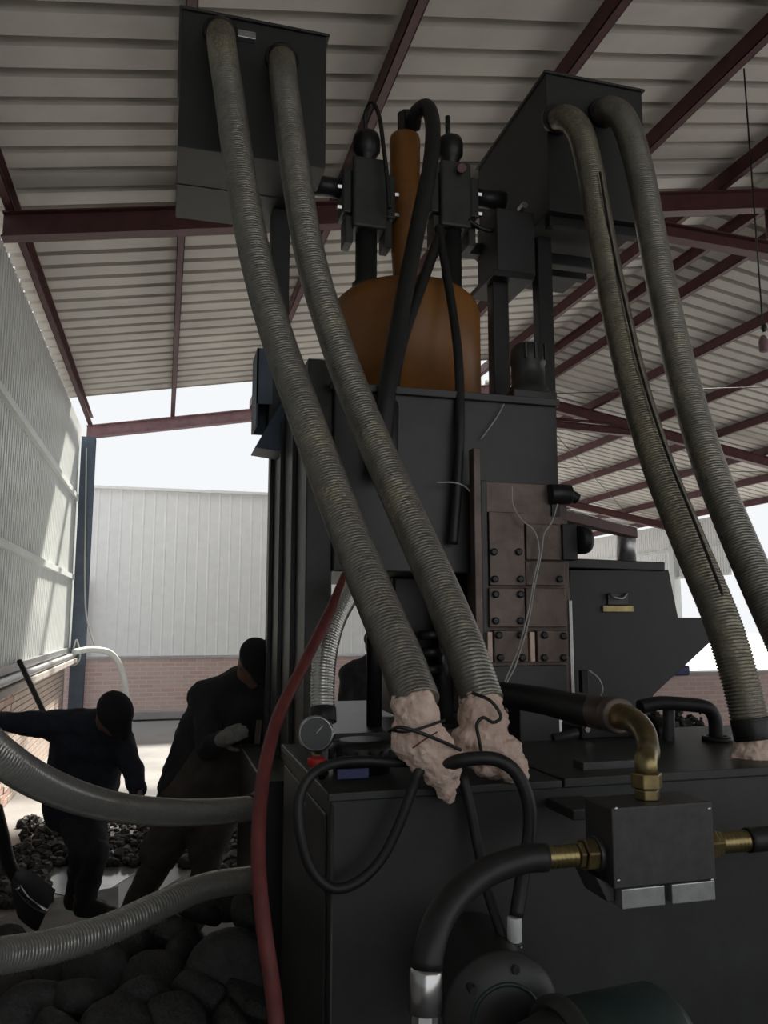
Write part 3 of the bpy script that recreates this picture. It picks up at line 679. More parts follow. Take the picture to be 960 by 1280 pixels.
p, q = P(532.5, 1210, 1.42), P(531, 1268, 1.41)
build('ferrule', MB().lathe(q, p-q, [(0, .024), (.004, .029), ((p-q).length-.006, .029), ((p-q).length, .026)], 28), M['chrome'], h1, label='bright silver ferrule')
build('tail_nut', MB().cyl(q-(p-q).normalized()*.09, q, .022, seg=6, smooth=False), M['alu'], h1)
# right hose stub out of the frame
xs2 = x1+.052+.088
pts = spline([Vector((xs2-.015, YK+.055, zs)), Vector((xs2+.12, YK+.05, zs)), Vector((xs2+.3, YK+.1, zs-.05)), Vector((xs2+.5, YK+.3, zs-.2))], .012)
tag(build('hydraulic_hose', MB().sweep(pts, .026, 20), M['rubber']), 'black hose leaving the valve block right port out of view', 'hose')
# upper pipe: dark hose, then brass elbow dropping into the block
up = thing('elbow_pipe', 'thick dark pipe turning into a brassy elbow above the valve block', 'pipe', (cc.x, YK+.055, P(811, 966, YK+.05).z))
build('dark_pipe', MB().sweep(spline([P(628, 868, 2.55), P(680, 876, 2.3), P(725, 887, 2.05), P(762, 893, 1.88)], .02), [.042 for _ in range(len(spline([P(628, 868, 2.55), P(680, 876, 2.3), P(725, 887, 2.05), P(762, 893, 1.88)], .02)))], 24), M['rubber'], up)
build('brown_sleeve', MB().cyl(P(738, 889, 2.0), P(768, 894, 1.84), .0435, seg=28), M['brown'], up, .003)
build('weld_ring', MB().cyl(P(766, 893, 1.85), P(775, 895, 1.81), .046, .044, seg=28), M['brown'], up, .004)
el = spline([P(770, 894, 1.83), P(790, 900, 1.76), P(805, 915, 1.68), P(811, 938, 1.61), Vector((cc.x, YK+.055, P(811, 950, YK+.05).z)), Vector((cc.x, YK+.055, P(811, 968, YK+.05).z))], .008)
build('brass_elbow', MB().sweep(el, [.033-.009*min(1, i/len(el)*1.6) for i in range(len(el))], 28), M['brass'], up)

# ------------------------------------------------------------ rags, tie wires
tex = bpy.data.textures.new('crumple', 'CLOUDS'); tex.noise_scale = .035; tex.noise_depth = 2
tex2 = bpy.data.textures.new('fold', 'CLOUDS'); tex2.noise_scale = .012
def rag(label, blobs, origin):
    mb = MB()
    for b in blobs: mb.cap(*b)
    t = tag(build('rag', mb, M['rag']), label, 'rag')
    r = t.modifiers.new('remesh', 'REMESH'); r.mode = 'VOXEL'; r.voxel_size = .0045; r.use_smooth_shade = True
    for tx, st in ((tex, .030), (tex2, .007)):
        d = t.modifiers.new('crumple', 'DISPLACE'); d.texture = tx; d.texture_coords = 'LOCAL'; d.strength = st; d.mid_level = .5
    return t
rag('crumpled pale pink rag tied round left hose end, tip hanging over tank front',
    [(P(518, 884, 1.97), P(524, 925, 1.95), .060, .062), (P(524, 925, 1.95), P(534, 945, 1.945), .058, .052), (P(536, 930, 1.95), P(552, 958, 1.935), .056, .052),
     (P(548, 955, 1.935), P(560, 998, 1.94), .050, .014), (P(535, 950, 1.94), P(556, 992, 1.945), .036, .012), (P(563, 950, 1.94), P(563, 988, 1.945), .032, .014), (P(505, 920, 1.95), P(510, 935, 1.95), .035, .028)], None)
rag('crumpled pale pink rag tied round the right hose end on the tank lid',
    [(P(601, 886, 2.05), P(607, 930, 2.03), .062, .068), (P(607, 930, 2.03), P(612, 950, 2.03), .068, .05), (P(585, 925, 2.03), P(590, 945, 2.03), .045, .035),
     (P(630, 940, 2.0), P(645, 962, 1.98), .045, .035)], None)
rag('flat dirty pink rag lying on the tank lid at the right edge',
    [(P(880, 962, 2.12), P(955, 955, 2.14), .015, .036), (P(930, 950, 2.15), P(1000, 950, 2.15), .045, .055), (P(895, 968, 2.08), P(970, 966, 2.08), .014, .024), (P(940, 950, 2.14), P(944, 940, 2.14), .062, .058)], None)
for nm, lab, c, r_, m in (
    ('tie_wire', 'thin black wire wound round the left rag', [P(488, 912, 1.9), P(505, 915, 1.87), P(530, 909, 1.87), P(556, 900, 1.9)], .0035, 'black'),
    ('tie_wire', 'black tie cord running from the left rag down to the cable junction', [P(486, 914, 1.9), P(500, 909, 1.86), P(525, 916, 1.855), P(555, 928, 1.87), P(577, 938, 1.9)], .0045, 'black'),
    ('tie_wire', 'kinked black cord lying on the right rag', [P(590, 866, 1.98), P(613, 876, 1.95), P(626, 895, 1.94), P(617, 903, 1.935), P(604, 897, 1.93), P(596, 906, 1.93), P(599, 925, 1.93), P(602, 942, 1.93)], .0045, 'black'),
    ('tie_wire', 'red thread crossing the left rag', [P(516, 935, 1.875), P(530, 925, 1.865), P(548, 914, 1.87)], .002, 'redrub')):
    smooth_hose(nm, lab, c, r_, m, cat='wire', seg=8, step=.006)

# ------------------------------------------------------------ black cables in front of the tank
smooth_hose('black_cable', 'black cable hanging in a big loop below the pressure gauge',
            [P(548, 975, 1.99), P(527, 962, 1.93), P(516, 985, 1.93), P(500, 1028, 1.93), P(478, 1072, 1.93), P(448, 1102, 1.93), P(415, 1110, 1.93), P(388, 1085, 1.93), P(375, 1040, 1.93), P(374, 1000, 1.94), P(388, 970, 1.95), P(415, 955, 1.98), P(455, 951, 2.0), P(500, 953, 2.0), P(540, 950, 2.04)], .0125, 'rubber', cat='cable')
smooth_hose('black_cable', 'thick black cable arching over the right rag and down to the white connector',
            [P(545, 965, 1.93), P(568, 953, 1.88), P(595, 948, 1.86), P(622, 950, 1.85), P(645, 966, 1.84), P(660, 1000, 1.83), P(662, 1040, 1.82), P(654, 1090, 1.8), P(645, 1148, 1.78)], .0165, 'rubber', cat='cable')
smooth_hose('black_cable', 'black cable running down the tank front behind the thick curved hose',
            [P(578, 970, 1.97), P(588, 1010, 1.95), P(598, 1060, 1.92), P(612, 1120, 1.86), P(630, 1175, 1.8), P(640, 1215, 1.78)], .0135, 'rubber', cat='cable')
p = P(643, 1146, 1.78); q = P(643, 1182, 1.78)
cn = thing('cable_connector', 'white plastic cable connector above the motor', 'connector', tuple(q))
build('sleeve', MB().cyl(p, q, .0165, seg=20), M['whitep'], cn, .003)
build('gland', MB().cyl(q, P(643, 1197, 1.78), .019, seg=6, smooth=False), M['alu'], cn, .002)
build('ring', MB().cyl(q+Vector((0, 0, .002)), q+Vector((0, 0, .010)), .0175, seg=20), M['teal'], cn)
build('boot', MB().cyl(P(643, 1197, 1.78), P(643, 1212, 1.78), .017, .022), M['rubber'], cn)
# motor and pump below
c = P(632, 1275, 1.66)
mt = thing('electric_motor', 'dark round-faced motor at the bottom edge below the white connector', 'motor', tuple(c))
build('housing', MB().lathe(c, (.12, .99, 0), [(-.02, .02), (-.018, .05), (-.01, .075), (.0, .10), (.012, .117), (.02, .124), (.03, .127), (.035, .118), (.28, .118)], 48), M['mach2'], mt)
build('ring', MB().lathe(c, (.12, .99, 0), [(-.012, .070), (-.014, .074), (-.006, .080)], 48), M['teal'], mt)
for k in range(6):
    th = k*math.pi/3+.3; e = c+Vector((math.cos(th)*.1, -.01, math.sin(th)*.1)); build('bolt', MB().cyl(e, e+Vector((0, .03, 0)), .009, seg=6, smooth=False), M['block'], mt)
c = P(775, 1330, 1.45)
mt2 = thing('pump', 'teal-grey rounded pump casing cut by the bottom edge, right of the motor', 'pump', tuple(c))
build('casing', MB().lathe(c+Vector((-.10, 0, 0)), (1, .1, 0), [(-.02, .05), (0, .10), (.02, .118), (.2, .118), (.225, .10), (.235, .05)], 40), M['teal'], mt2)
build('band', MB().lathe(c+Vector((-.13, 0, 0)), (1, .1, 0), [(0, .11), (.012, .125), (.03, .125), (.035, .11)], 40), M['mach2'], mt2)
build('nozzle', MB().cyl(c+Vector((-.22, 0, .02)), c+Vector((-.12, 0, .02)), .06, .09), M['mach2'], mt2)

# ------------------------------------------------------------ black pipework at the right
smooth_hose('steel_pipe', 'black pipe bent like a gate above the tank, in front of the low brick wall',
            [P(800, 884, 2.45), P(825, 879, 2.45), P(862, 881, 2.45), P(884, 885, 2.45), P(893, 897, 2.45), P(895, 915, 2.45), P(896, 938, 2.45)], .024, 'rubber', cat='pipe')
smooth_hose('steel_pipe', 'short upright dark pipe left of the gate-shaped pipe', [P(836, 885, 2.5), P(836, 905, 2.5), P(836, 945, 2.5)], .020, 'mach2', cat='pipe')
c = P(897, 938, 2.45)
tag(build('pipe_flange', MB().lathe((c.x, 2.45, ZT), (0, 0, 1), [(0, .05), (.02, .05), (.022, .035), (c.z-ZT+.01, .035)]), M['black']), 'round flange at the foot of the gate-shaped pipe', 'flange')
pu = thing('gear_pump', 'dark block-shaped pump on the tank lid below the hopper', 'pump', tuple(P(790, 930, 2.55)))
build('body', MB().box(P(728, 920, 2.6).x, P(812, 920, 2.6).x, 2.6, 2.76, ZT, P(770, 905, 2.6).z), M['black'], pu, .01)
build('end_bell', MB().cyl(P(812, 915, 2.68), P(826, 915, 2.68), .06), M['black'], pu, .004)
for (px, py) in ((735, 912), (805, 912), (735, 938), (805, 938), (822, 893), (846, 905)):
    e = P(px, py, 2.59); build('bolt', MB().cyl(e, e+Vector((0, .03, 0)), .011, seg=6, smooth=False), M['chrome' if px < 736 else 'block'], pu)
build('cross_pipe', MB().cyl(P(690, 925, 2.62), P(805, 895, 2.7), .02), M['mach2'], pu)
pr = thing('cable_bracket', 'small loop of wire and black brackets on the guide foot left of the hopper', 'bracket', tuple(P(728, 850, 2.9)))
build('bracket', frect(MB(), 716, 836, 722, 872, 2.9, .03), M['black'], pr, .002)
build('bracket', frect(MB(), 728, 838, 736, 866, 2.9, .03), M['black'], pr, .002)
build('wire_loop', MB().sweep(spline([P(736, 838, 2.88), P(748, 848, 2.86), P(753, 862, 2.86), P(748, 874, 2.88)], .006), .004, 8), M['wire'], pr)
build('junction_box', frect(MB(), 650, 880, 700, 958, 2.62, .1), M['black'], pr, .004)
# scaffold rail and blue panel seen beyond the hopper
bp_ = thing('tarpaulin', 'small folded blue sheet lying on the low brick wall beyond the hopper', 'tarpaulin', tuple(P(845, 855, 11.6)))
e = P(845, 862, 11.45); build('sheet', MB().box(e.x-.25, e.x+.25, 11.40, 11.70, .86, 1.02), M['blue'], bp_, .03)
build('fold', MB().box(e.x-.2, e.x+.1, 11.42, 11.6, 1.02, 1.06), M['whitep'], bp_, .02)
# scrap chips heaped beyond the pipes
mb = MB()
for i in range(220):
    c = P(random.uniform(838, 880), 900, 3.4+random.uniform(-.2, .3)); 
    z = random.uniform(.9, 1.36) ; s_ = random.uniform(.012, .03)
    z = min(z, 1.38-abs(c.x-P(840, 900, 3.4).x)*1.0)
    rt_ = Matrix.Rotation(random.random()*3, 3, Vector((random.random(), random.random(), .3)).normalized())
    mb.ball((c.x, c.y, z), (s_, s_*.7, s_*.5), rt_, 5, 3)
mb.prism([(P(815, 900, 3.4).x, 0), (P(915, 900, 3.4).x, 0), (P(905, 900, 3.4).x, .9), (P(835, 900, 3.4).x, 1.3), (P(822, 900, 3.4).x, 1.3)], 3.25, 3.6)
o = tag(build('scrap_chips', mb, M['rubble']), 'heap of dark metal chips between the hopper foot and the gate-shaped pipe', 'scrap'); o['kind'] = 'stuff'

# pendant hanging at the right edge
t = thing('pendant_switch', 'small pendant switch hanging on a cord at the right edge', 'switch', tuple(P(953, 440, 4.5)))
build('cord', MB().sweep([P(953, 438, 4.5)+Vector((0, 0, zp(P(953, 438, 4.5).x)+.1-P(953, 438, 4.5).z)), P(954, 415, 4.5)], .006, 8), M['black'], t)
build('knot', MB().ball(P(955, 410, 4.5), (.02, .02, .03)), M['black'], t)
build('body', MB().lathe(P(955, 440, 4.5), (0, 0, 1), [(0, .02), (.01, .032), (.08, .032), (.11, .02), (.12, .012)], 16), M['redpale'], t)

# ------------------------------------------------------------ left side things: pipe, cables, rod
smooth_hose('steel_pipe', 'galvanised pipe lying along the top of the low brick wall', [(XL-.0, 3.0, ZB+.04), (XL-.0, 6.5, ZB+.04), (XL-.0, 9.0, ZB+.04), (XL-.0, 12.8, ZB+.04)], .036, 'alu', cat='pipe')
smooth_hose('grey_cable', 'grey cable drooping from the left column to the yard floor',
            [P(92, 815, 12.4), P(115, 812, 12.6), P(140, 818, 12.8), P(154, 845, 13.0), P(160, 890, 13.2), P(162, 905, 13.3)], .045, 'siding', cat='cable')
smooth_hose('grey_cable', 'thin cable hanging beside the blue-grey column', [P(108, 560, 12.8), P(107, 640, 12.8), P(106, 720, 12.8), P(108, 770, 12.8), P(118, 808, 12.8)], .012, 'wire', cat='cable')
smooth_hose('grey_cable', 'thin cable curling at the foot of the blue-grey column', [P(92, 810, 12.6), P(96, 800, 12.6), P(100, 822, 12.6), P(90, 832, 12.6), P(76, 820, 12.6)], .012, 'wire', cat='cable')
a, b = P(24, 826, 6.0), P(52, 885, 5.8)
t = thing('iron_bar', 'thin iron bar leaning on the low brick wall behind the bent worker', 'bar', tuple(b))
build('bar', MB().cyl(a, b+(b-a)*1.6, .018, seg=10), M['black'], t)

# ------------------------------------------------------------ floor things
b0 = [PZ(58, 1128, .012), PZ(235, 1088, .012), PZ(345, 1130, .012), PZ(330, 1290, .012), PZ(60, 1290, .012)]
def slab(name, pts, m, th, label, cat):
    n = len(pts); vs = [Vector((p.x, p.y, .001)) for p in pts]+[Vector((p.x, p.y, .001+th)) for p in pts]
    return tag(build(name, MB().add(vs, [tuple(range(n-1, -1, -1)), tuple(range(n, 2*n))]+[(i, (i+1) % n, n+(i+1) % n, n+i) for i in range(n)]), M[m], None, .003), label, cat)
slab('floor_board', [PZ(150, 1150, 0), PZ(162, 1200, 0), PZ(340, 1170, 0), PZ(330, 1090, 0), PZ(235, 1096, 0)][::1], 'board', .03, 'worn grey board under the brown-clad worker', 'board')
slab('floor_board', [PZ(-60, 1175, 0), PZ(60, 1128, 0), PZ(148, 1112, 0), PZ(148, 1290, 0), PZ(-60, 1290, 0)], 'board', .02, 'grey board lying under the shovel at the left', 'board')
slab('sun_patch_sheet', [PZ(20, 1105, 0), PZ(112, 1128, 0), PZ(168, 1092, 0), PZ(165, 1065, 0), PZ(118, 1058, 0)], 'sunpatch', .004, 'added shiny sheet for the sun patch on the floor between the two workers', 'sheet')  # glossy sheet added to give the bright sun patch on the floor
def chip_heap(name, label, n, boxpx, zmax, seed):
    random.seed(seed); mb = MB()
    for i in range(n):
        p = PZ(random.uniform(boxpx[0], boxpx[1]), random.uniform(boxpx[2], boxpx[3]), 0)
        s_ = random.uniform(.015, .055)*(1.6 if random.random() < .08 else 1)
        rt_ = Matrix.Rotation(random.random()*6, 3, Vector((random.random(), random.random(), random.random()+.01)).normalized())
        h = max(0, noise.noise(p*1.7)+.35)*zmax
        mb.ball((p.x, p.y, s_*.3+h*random.random()), (s_, s_*.8, s_*.55), rt_, 6, 4)
    mb.sm = [False]*len(mb.sm)
    o = tag(build(name, mb, M['rubble']), label, 'scrap'); o['kind'] = 'stuff'; return o
chip_heap('scrap_chips', 'dark metal scrap scattered on the floor behind the workers', 1000, (25, 345, 1024, 1085), .07, 3)
chip_heap('scrap_chips', 'dark metal crumbs scattered near the shovel at the left', 700, (-30, 60, 1060, 1135), .05, 4)
chip_heap('scrap_chips', 'dark scrap between the leaning worker and the press', 500, (270, 335, 1075, 1130), .1, 5)

# shovel at the left
sh = thing('shovel', 'old shovel with curved bright blade edge lying at the lower left', 'shovel', tuple(P(35, 1100, 3.9)))
build('handle', MB().sweep(spline([P(-6, 1010, 3.7), P(4, 1050, 3.75), P(12, 1082, 3.8), P(30, 1108, 3.85)], .02), .028, 14), M['black'], sh)
pts = [P(18, 1095, 3.8), P(28, 1112, 3.83), P(42, 1128, 3.86), P(62, 1142, 3.9)]; vs = []
for k, q in enumerate(spline(pts, .02)):
    wv = Vector((.03, .02, .075)) if 1 else 0
    f_ = .4+.6*min(1, k/6)
    for j in range(7):
        s_ = (j/6-.5)*2; vs.append(q+wv*s_*f_+Vector((0, -.03*(1-s_*s_), 0)))
n = len(vs)//7; nv = len(vs); vs += [v+Vector((0, .005, .004)) for v in vs]
fs = [(i*7+j, i*7+j+1, (i+1)*7+j+1, (i+1)*7+j) for i in range(n-1) for j in range(6)]; fs += [tuple(reversed([x+nv for x in f])) for f in fs]
build('blade', MB().add(vs, fs, True), M['mach2'], sh)
build('blade_edge', MB().sweep(spline([P(22, 1108, 3.76), P(34, 1124, 3.78), P(47, 1134, 3.8), P(58, 1140, 3.84)], .01), .012, 10), M['chrome'], sh, label='worn bright blade edge')

# ------------------------------------------------------------ briquettes: dark pucks heaped bottom left
def puck(seed, r, h):
    random.seed(seed); mb = MB(); seg = 26
    prof = [(0, .01), (0, r*.55), (.004, r*.86), (.018, r*.97), (.035, r), (h*.5, r*1.01), (h-.035, r), (h-.018, r*.97), (h-.004, r*.86), (h, r*.55), (h, .01)]
    mb.lathe((0, 0, 0), (0, 0, 1), prof, seg); off = Vector((seed*3.1, seed, 0))
    for v in mb.v:
        d = noise.noise(v*14+off)*.010+noise.noise(v*38+off)*.004
        v += Vector((v.x, v.y, 0)).normalized()*d + Vector((0, 0, noise.noise(v*20+off)*.004))
    return mb
pucks = []
for sd, r, h in ((1, .105, .085), (2, .095, .10), (3, .11, .075)):
    o = build('briquette', puck(sd, r, h), M['briq']); pucks.append(o.data); C.objects.unlink(o); bpy.data.objects.remove(o)
random.seed(11)
spots = [ # (px, py, distance Y, tilt x, tilt z, scale, label)
 (282, 1212, 2.95, 1.30, .1, 1.28, 'largest dark round briquette, its flat face towards the camera, right of the heap'),
 (205, 1182, 3.25, .6, 1.9, 1.05, 'dark briquette under the end of the lower bright hose, left of the largest one'),
 (120, 1225, 3.05, 1.1, .5, 1.1, 'dark briquette left of the largest one, on the middle of the heap'),
 (245, 1262, 2.85, .8, 2.3, 1.0, 'briquette with a broken pale face below the largest one'),
 (312, 1150, 3.2, .7, .9, 1.0, 'dark briquette against the press foot, above the largest one'),
 (190, 1235, 3.0, .5, .2, 1.0, None), (60, 1240, 3.05, .9, 1.2, 1.1, None), (10, 1232, 3.1, .4, 2.0, 1.1, None), (150, 1190, 3.25, .3, 0, 1.0, None),
 (95, 1195, 3.35, 1.2, 2.2, .95, None), (45, 1215, 3.35, .2, 1.0, 1.0, None), (312, 1262, 2.85, .4, 1.1, 1.05, None), (170, 1275, 2.85, 1.2, 1.1, 1.15, None),
 (100, 1278, 2.85, .5, 2.6, 1.1, None), (35, 1285, 2.85, 1.0, .3, 1.15, None), (-30, 1270, 2.9, .6, 1.5, 1.1, None), (215, 1300, 2.75, .7, .2, 1.1, None), (290, 1310, 2.7, .9, 1.9, 1.1, None),
 (245, 1150, 3.45, .4, 2.0, .95, None), (280, 1128, 3.5, .9, .4, .9, None), (330, 1195, 3.1, .5, 2.0, .9, None), (225, 1205, 3.15, 1.0, 1.0, .9, None),
 (140, 1310, 2.7, .4, .9, 1.1, None), (70, 1320, 2.7, .9, 2.2, 1.1, None), (-60, 1225, 3.2, .8, .6, 1.1, None), (0, 1195, 3.5, .9, 1.0, .9, None), (20, 1260, 2.95, .6, .9, 1.0, None), (180, 1178, 3.45, 1.1, 1.7, .85, None),
]
rows = (('top', 0, 1193), ('middle', 1193, 1246), ('bottom', 1246, 9999)); words = 'first second third fourth fifth sixth seventh eighth ninth tenth eleventh twelfth'.split()
auto = {}
for nm, lo, hi in rows:
    ids = sorted([i for i, q in enumerate(spots) if q[6] is None and lo <= q[1] < hi and -10 < q[0]], key=lambda i: spots[i][0])
    for j, i in enumerate(ids): auto[i] = 'dark round briquette, %s from the left in the %s row of the heap' % (words[j], nm)
for i, (px, py, Y, tx_, tz_, sc, lab) in enumerate(spots):
    lab = lab or auto.get(i)
    o = bpy.data.objects.new('briquette', pucks[i % 3]); C.objects.link(o); o.location = P(px, py, Y)
    o.rotation_euler = (tx_, random.uniform(-.25, .25), tz_ if tx_ < 1.05 else random.uniform(-.4, .4)); o.scale = (sc, sc, sc)
    tag(o, lab or 'dark round briquette buried low in the heap', 'briquette', 'briquettes heaped at the lower left')
# lower layers that carry the heap
for row, (Y, z0_) in enumerate(((3.3, .06), (3.1, .06), (2.9, .06), (3.2, .2), (3.0, .2), (3.05, .34), (3.25, .34))):
    for k in range(7):
        x = -1.05+k*.205+(row % 2)*.1
        if x > .28 or (z0_ > .3 and (x < -.9)): continue
        o = bpy.data.objects.new('briquette', pucks[(k+row) % 3]); C.objects.link(o)
        o.location = (x+random.uniform(-.02, .02), Y+random.uniform(-.03, .03), z0_+random.uniform(-.01, .01)); o.rotation_euler = (random.uniform(-.3, .5), random.uniform(-.3, .3), random.random()*6)
        tag(o, 'dark round briquette buried low in the heap', 'briquette', 'briquettes heaped at the lower left')

# ------------------------------------------------------------ people
def vox(o, vs, sm=2):
    r = o.modifiers.new('remesh', 'REMESH'); r.mode = 'VOXEL'; r.voxel_size = vs; r.use_smooth_shade = True
    s_ = o.modifiers.new('smooth', 'SMOOTH'); s_.factor = .5; s_.iterations = sm
    return o
cl = bpy.data.textures.new('cloth_folds', 'CLOUDS'); cl.noise_scale = .11; cl.noise_depth = 2
def folds(o, st=.035):
    d = o.modifiers.new('folds', 'DISPLACE'); d.texture = cl; d.texture_coords = 'LOCAL'; d.strength = st; d.mid_level = .5
def hand(mb, wrist, d, side, curl, r=.0095, palm_n=None):
    """palm with four curled fingers and a thumb; d = pointing direction, side = thumb side"""
    d = d.normalized(); side = (side-d*side.dot(d)).normalized(); nrm = d.cross(side) if palm_n is None else palm_n
    pc = wrist+d*.05
    for k in range(4):
        o_ = side*(.030-.020*k); mb.cap(wrist+d*.012+o_*.6, wrist+d*.085+o_, .015, .0125, 8)
        L = (.040, .045, .042, .033)[k]; p0 = wrist+d*.088+o_; dd = d
        for seg_ in range(3):
            dd = (dd*math.cos(curl)+nrm*math.sin(curl)).normalized(); p1 = p0+dd*L*(1, .68, .5)[seg_]; mb.cap(p0, p1, r*(1.05-.1*seg_), r*(.95-.1*seg_), 8); p0 = p1
    t0 = wrist+d*.025+side*.028; td = (d*.6+side*.75+nrm*.3).normalized(); t1 = t0+td*.042; t2 = t1+(td*.6+d*.4+nrm*curl).normalized()*.034
    mb.cap(t0, t1, .0135, .011, 8); mb.cap(t1, t2, .011, .009, 8)
def person(label, J, coat, trou, face_dir, hatm, glove=(), coat_len=.0, bulk=1.0, lg=1.0):
    """J: joints in world space: pel, chest, neck, head, (sl,el,wl), (sr,er,wr), (hl,kl,al), (hr,kr,ar)"""
    V = {k: Vector(v) for k, v in J.items()}
    t = thing('person', label, 'person', (V['pel'].x, V['pel'].y, 0))
    fd = Vector(face_dir).normalized(); upv = (V['head']-V['neck']).normalized(); fd = (fd-upv*fd.dot(upv)).normalized(); sd = fd.cross(upv)
    R = Matrix((sd, fd, upv)).transposed()
    mb = MB()
    mb.cap(V['pel'], V['chest'], .105, .11); mb.cap(V['chest'], V['neck'], .10, .055); mb.cap(V['neck'], V['head'], .055, .055)
    mb.ball(V['head']+upv*.055, (.076, .095, .112), R, 20, 14); mb.ball(V['head']+fd*.02-upv*.01, (.058, .07, .06), R)
    hc = V['head']+upv*.05
    mb.cap(hc+fd*.092+upv*.01, hc+fd*.108-upv*.022, .009, .014, 8)
    for s_ in (-1, 1):
        mb.ball(hc+sd*s_*.076-upv*.005, (.012, .02, .03), R, 8, 6); mb.ball(hc+sd*s_*.03+fd*.083+upv*.018, (.019, .01, .008), R, 8, 6)
    mb.cap(hc+fd*.088-upv*.052-sd*.02, hc+fd*.088-upv*.052+sd*.02, .008, .008, 8); mb.ball(hc+fd*.07-upv*.09, (.03, .025, .02), R, 8, 6)
    for s_ in 'lr':
        mb.cap(V['s'+s_], V['e'+s_], .048, .038); mb.cap(V['e'+s_], V['w'+s_], .038, .026)
        mb.cap(V['h'+s_], V['k'+s_], .078, .054); mb.cap(V['k'+s_], V['a'+s_], .052, .036)
        dv = V['w'+s_]-V['e'+s_]; hand(mb, V['w'+s_], dv, fd+upv*.2 if abs(dv.normalized().dot(fd)) < .8 else upv, .55)
    vox(build('body', mb, M['skin'], t), .0075, 1)
    b = bulk; mb = MB(); pe = V['pel']; side = (V['sr']-V['sl']).normalized(); hs = (V['hr']-V['hl']).normalized()
    mb.cap(pe-hs*.06, V['chest']-side*.06, .145*b, .150*b); mb.cap(pe+hs*.06, V['chest']+side*.06, .145*b, .150*b); mb.cap(V['chest'], V['neck'], .15*b, .078)
    mb.cap(V['sl'], V['neck'], .085*b, .08); mb.cap(V['sr'], V['neck'], .085*b, .08)
    mb.cap(V['sl'], V['chest'], .09*b, .13*b); mb.cap(V['sr'], V['chest'], .09*b, .13*b)
    for s_ in 'lr':
        mb.cap(V['s'+s_], V['e'+s_], .078*b, .062*b); mb.cap(V['e'+s_], V['w'+s_].lerp(V['e'+s_], .06), .062*b, .048*b)
        if coat_len: mb.cap(V['h'+s_]+Vector((0, 0, .05)), V['h'+s_].lerp(V['k'+s_], coat_len), .135*b, .135*b)
    folds(vox(build('jacket', mb, M[coat], t), .013, 3))
    mb = MB(); mb.cap(V['hl'], V['hr'], .13*lg, .13*lg)
    for s_ in 'lr':
        mb.cap(pe, V['h'+s_], .12*lg, .115*lg); mb.cap(V['h'+s_], V['k'+s_], .115*lg, .085*lg); mb.cap(V['k'+s_], V['a'+s_]+Vector((0, 0, .04)), .083*lg, .074*lg)
    folds(vox(build('trousers', mb, M[trou], t), .013, 3))
    for s_ in 'lr':
        a_ = V['a'+s_]; fx = Vector((fd.x, fd.y, 0)); fx = fx.normalized() if fx.length > .1 else Vector((0, -1, 0))
        mb = MB().cap(a_+Vector((0, 0, .06)), a_-fx*.03+Vector((0, 0, -.02)), .05, .045); mb.cap(a_-fx*.03-Vector((0, 0, .035)), a_+fx*.15-Vector((0, 0, .045)), .042, .036); mb.cap(a_-Vector((0, 0, .01)), a_+fx*.1-Vector((0, 0, .03)), .045, .036)
        vox(build('boot', mb, M['boot'], t), .009, 2)
    for s_ in glove:
        mb = MB(); dv = V['w'+s_]-V['e'+s_]; hand(mb, V['w'+s_], dv, fd+upv*.2, .55, .0125); mb.cap(V['w'+s_]-dv.normalized()*.05, V['w'+s_]+dv.normalized()*.06, .042, .038)
        vox(build('glove', mb, M['glove'], t), .008, 1)
    mb = MB(); mb.ball(hc+upv*.048-fd*.008, (.092, .108, .082), R, 24, 12)
    mb.cap(hc+upv*.03+fd*.07, hc+upv*.02+fd*.135, .05, .022); mb.cap(hc+upv*.03+fd*.07-sd*.035, hc+upv*.02+fd*.12-sd*.03, .03, .018); mb.cap(hc+upv*.03+fd*.07+sd*.035, hc+upv*.02+fd*.12+sd*.03, .03, .018)
    vox(build('cap', mb, M[hatm], t), .01, 2)
    return t
# worker bent over at the left, arm stretched to the left edge
Yw = 4.75
person('person in dark navy clothes and cap, bent over at left, one arm stretched out',
       dict(pel=P(98, 1010, 4.95), chest=P(112, 925, 4.75), neck=P(128, 905, 4.62), head=P(137, 897, 4.52),
            sl=P(68, 905, 4.72), el=P(20, 903, 4.6), wl=P(-25, 898, 4.5),
            sr=P(148, 925, 4.7), er=P(166, 962, 4.62), wr=P(172, 990, 4.52),
            hl=P(88, 1012, 4.97), kl=P(103, 1062, 4.74), al=P(96, 1120, 4.93),
            hr=P(112, 1014, 4.93), kr=P(120, 1066, 4.68), ar=P(108, 1128, 4.80)),
       'navy', 'dark', (.55, -.75, -.35), 'hat', bulk=.95, lg=.80)
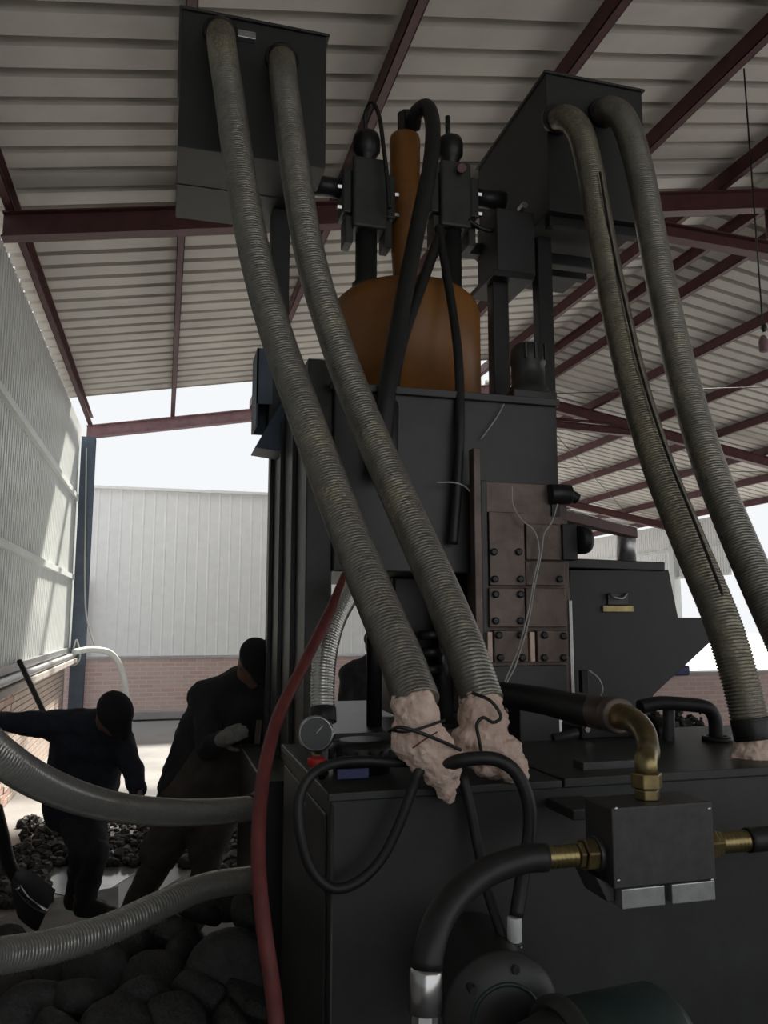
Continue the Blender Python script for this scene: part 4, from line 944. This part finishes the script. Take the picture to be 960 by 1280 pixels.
# worker leaning towards the press
person('person in black jacket, cap, brown overalls and grey glove, leaning towards the press',
       dict(pel=P(245, 985, 4.42), chest=P(285, 885, 4.36), neck=P(303, 850, 4.30), head=P(313, 836, 4.22),
            sl=P(255, 872, 4.35), el=P(262, 935, 4.12), wl=P(278, 925, 3.95),
            sr=P(332, 875, 4.30), er=P(338, 935, 4.27), wr=P(318, 958, 4.12),
            hl=P(222, 1000, 4.45), kl=P(195, 1085, 4.42), al=P(160, 1160, 4.52),
            hr=P(270, 1000, 4.40), kr=P(258, 1085, 4.32), ar=P(240, 1165, 4.45)),
       'dark', 'brownc', (.45, -.9, -.2), 'hat', glove='l', bulk=1.0, lg=.9)
# overall apron of the leaning worker: brown lower coat
mb = MB()
for a_, b_, r0, r1 in ((P(265, 945, 4.36), P(232, 1005, 4.4), .15, .15), (P(290, 945, 4.34), P(275, 1002, 4.38), .135, .13), (P(226, 1010, 4.4), P(200, 1068, 4.42), .125, .10), (P(272, 1010, 4.38), P(258, 1068, 4.34), .115, .09)):
    mb.cap(a_, b_, r0, r1)
wk = [o for o in bpy.data.objects if o.name.startswith('person')][1]
folds(vox(build('overall_skirt', mb, M['brownc'], wk), .014, 3))
# his tool
a, b = P(322, 945, 3.9), P(300, 1075, 3.9)
t = thing('shovel', 'thin-handled shovel held upright by the leaning worker beside the press', 'shovel', tuple(b))
build('handle', MB().cyl(P(324, 900, 4.14), P(302, 1112, 4.05), .014), M['wood'], t)
zt1 = lambda y_: P(305, y_, 4.05).z
build('blade', MB().prism([(P(292, 1105, 4.05).x, zt1(1105)), (P(314, 1105, 4.05).x, zt1(1105)), (P(313, 1140, 4.05).x, zt1(1140)), (P(303, 1150, 4.05).x, zt1(1150)), (P(293, 1140, 4.05).x, zt1(1140))], 4.05, 4.056), M['mach2'], t)
# third worker beyond the press
Y3 = 6.2; c = P(462, 880, Y3); 
def Q(dx, dz, dy=0): return Vector((c.x+dx, Y3+dy, dz))
person('person in black seen through the gap of the press behind the short ribbed hose',
       dict(pel=Q(0, .9), chest=Q(0, 1.22), neck=Q(.02, 1.42, -.02), head=Q(.03, 1.50, -.05),
            sl=Q(-.17, 1.33), el=Q(-.22, 1.08, -.1), wl=Q(-.16, .92, -.32), sr=Q(.2, 1.33), er=Q(.25, 1.08, -.1), wr=Q(.18, .95, -.32),
            hl=Q(-.1, .86), kl=Q(-.11, .48, -.05), al=Q(-.11, .09), hr=Q(.1, .86), kr=Q(.11, .48, -.05), ar=Q(.12, .09)),
       'dark', 'dark', (.7, -.7, -.2), 'hat')
for o in bpy.data.objects:
    if '_o' in o: del o['_o']
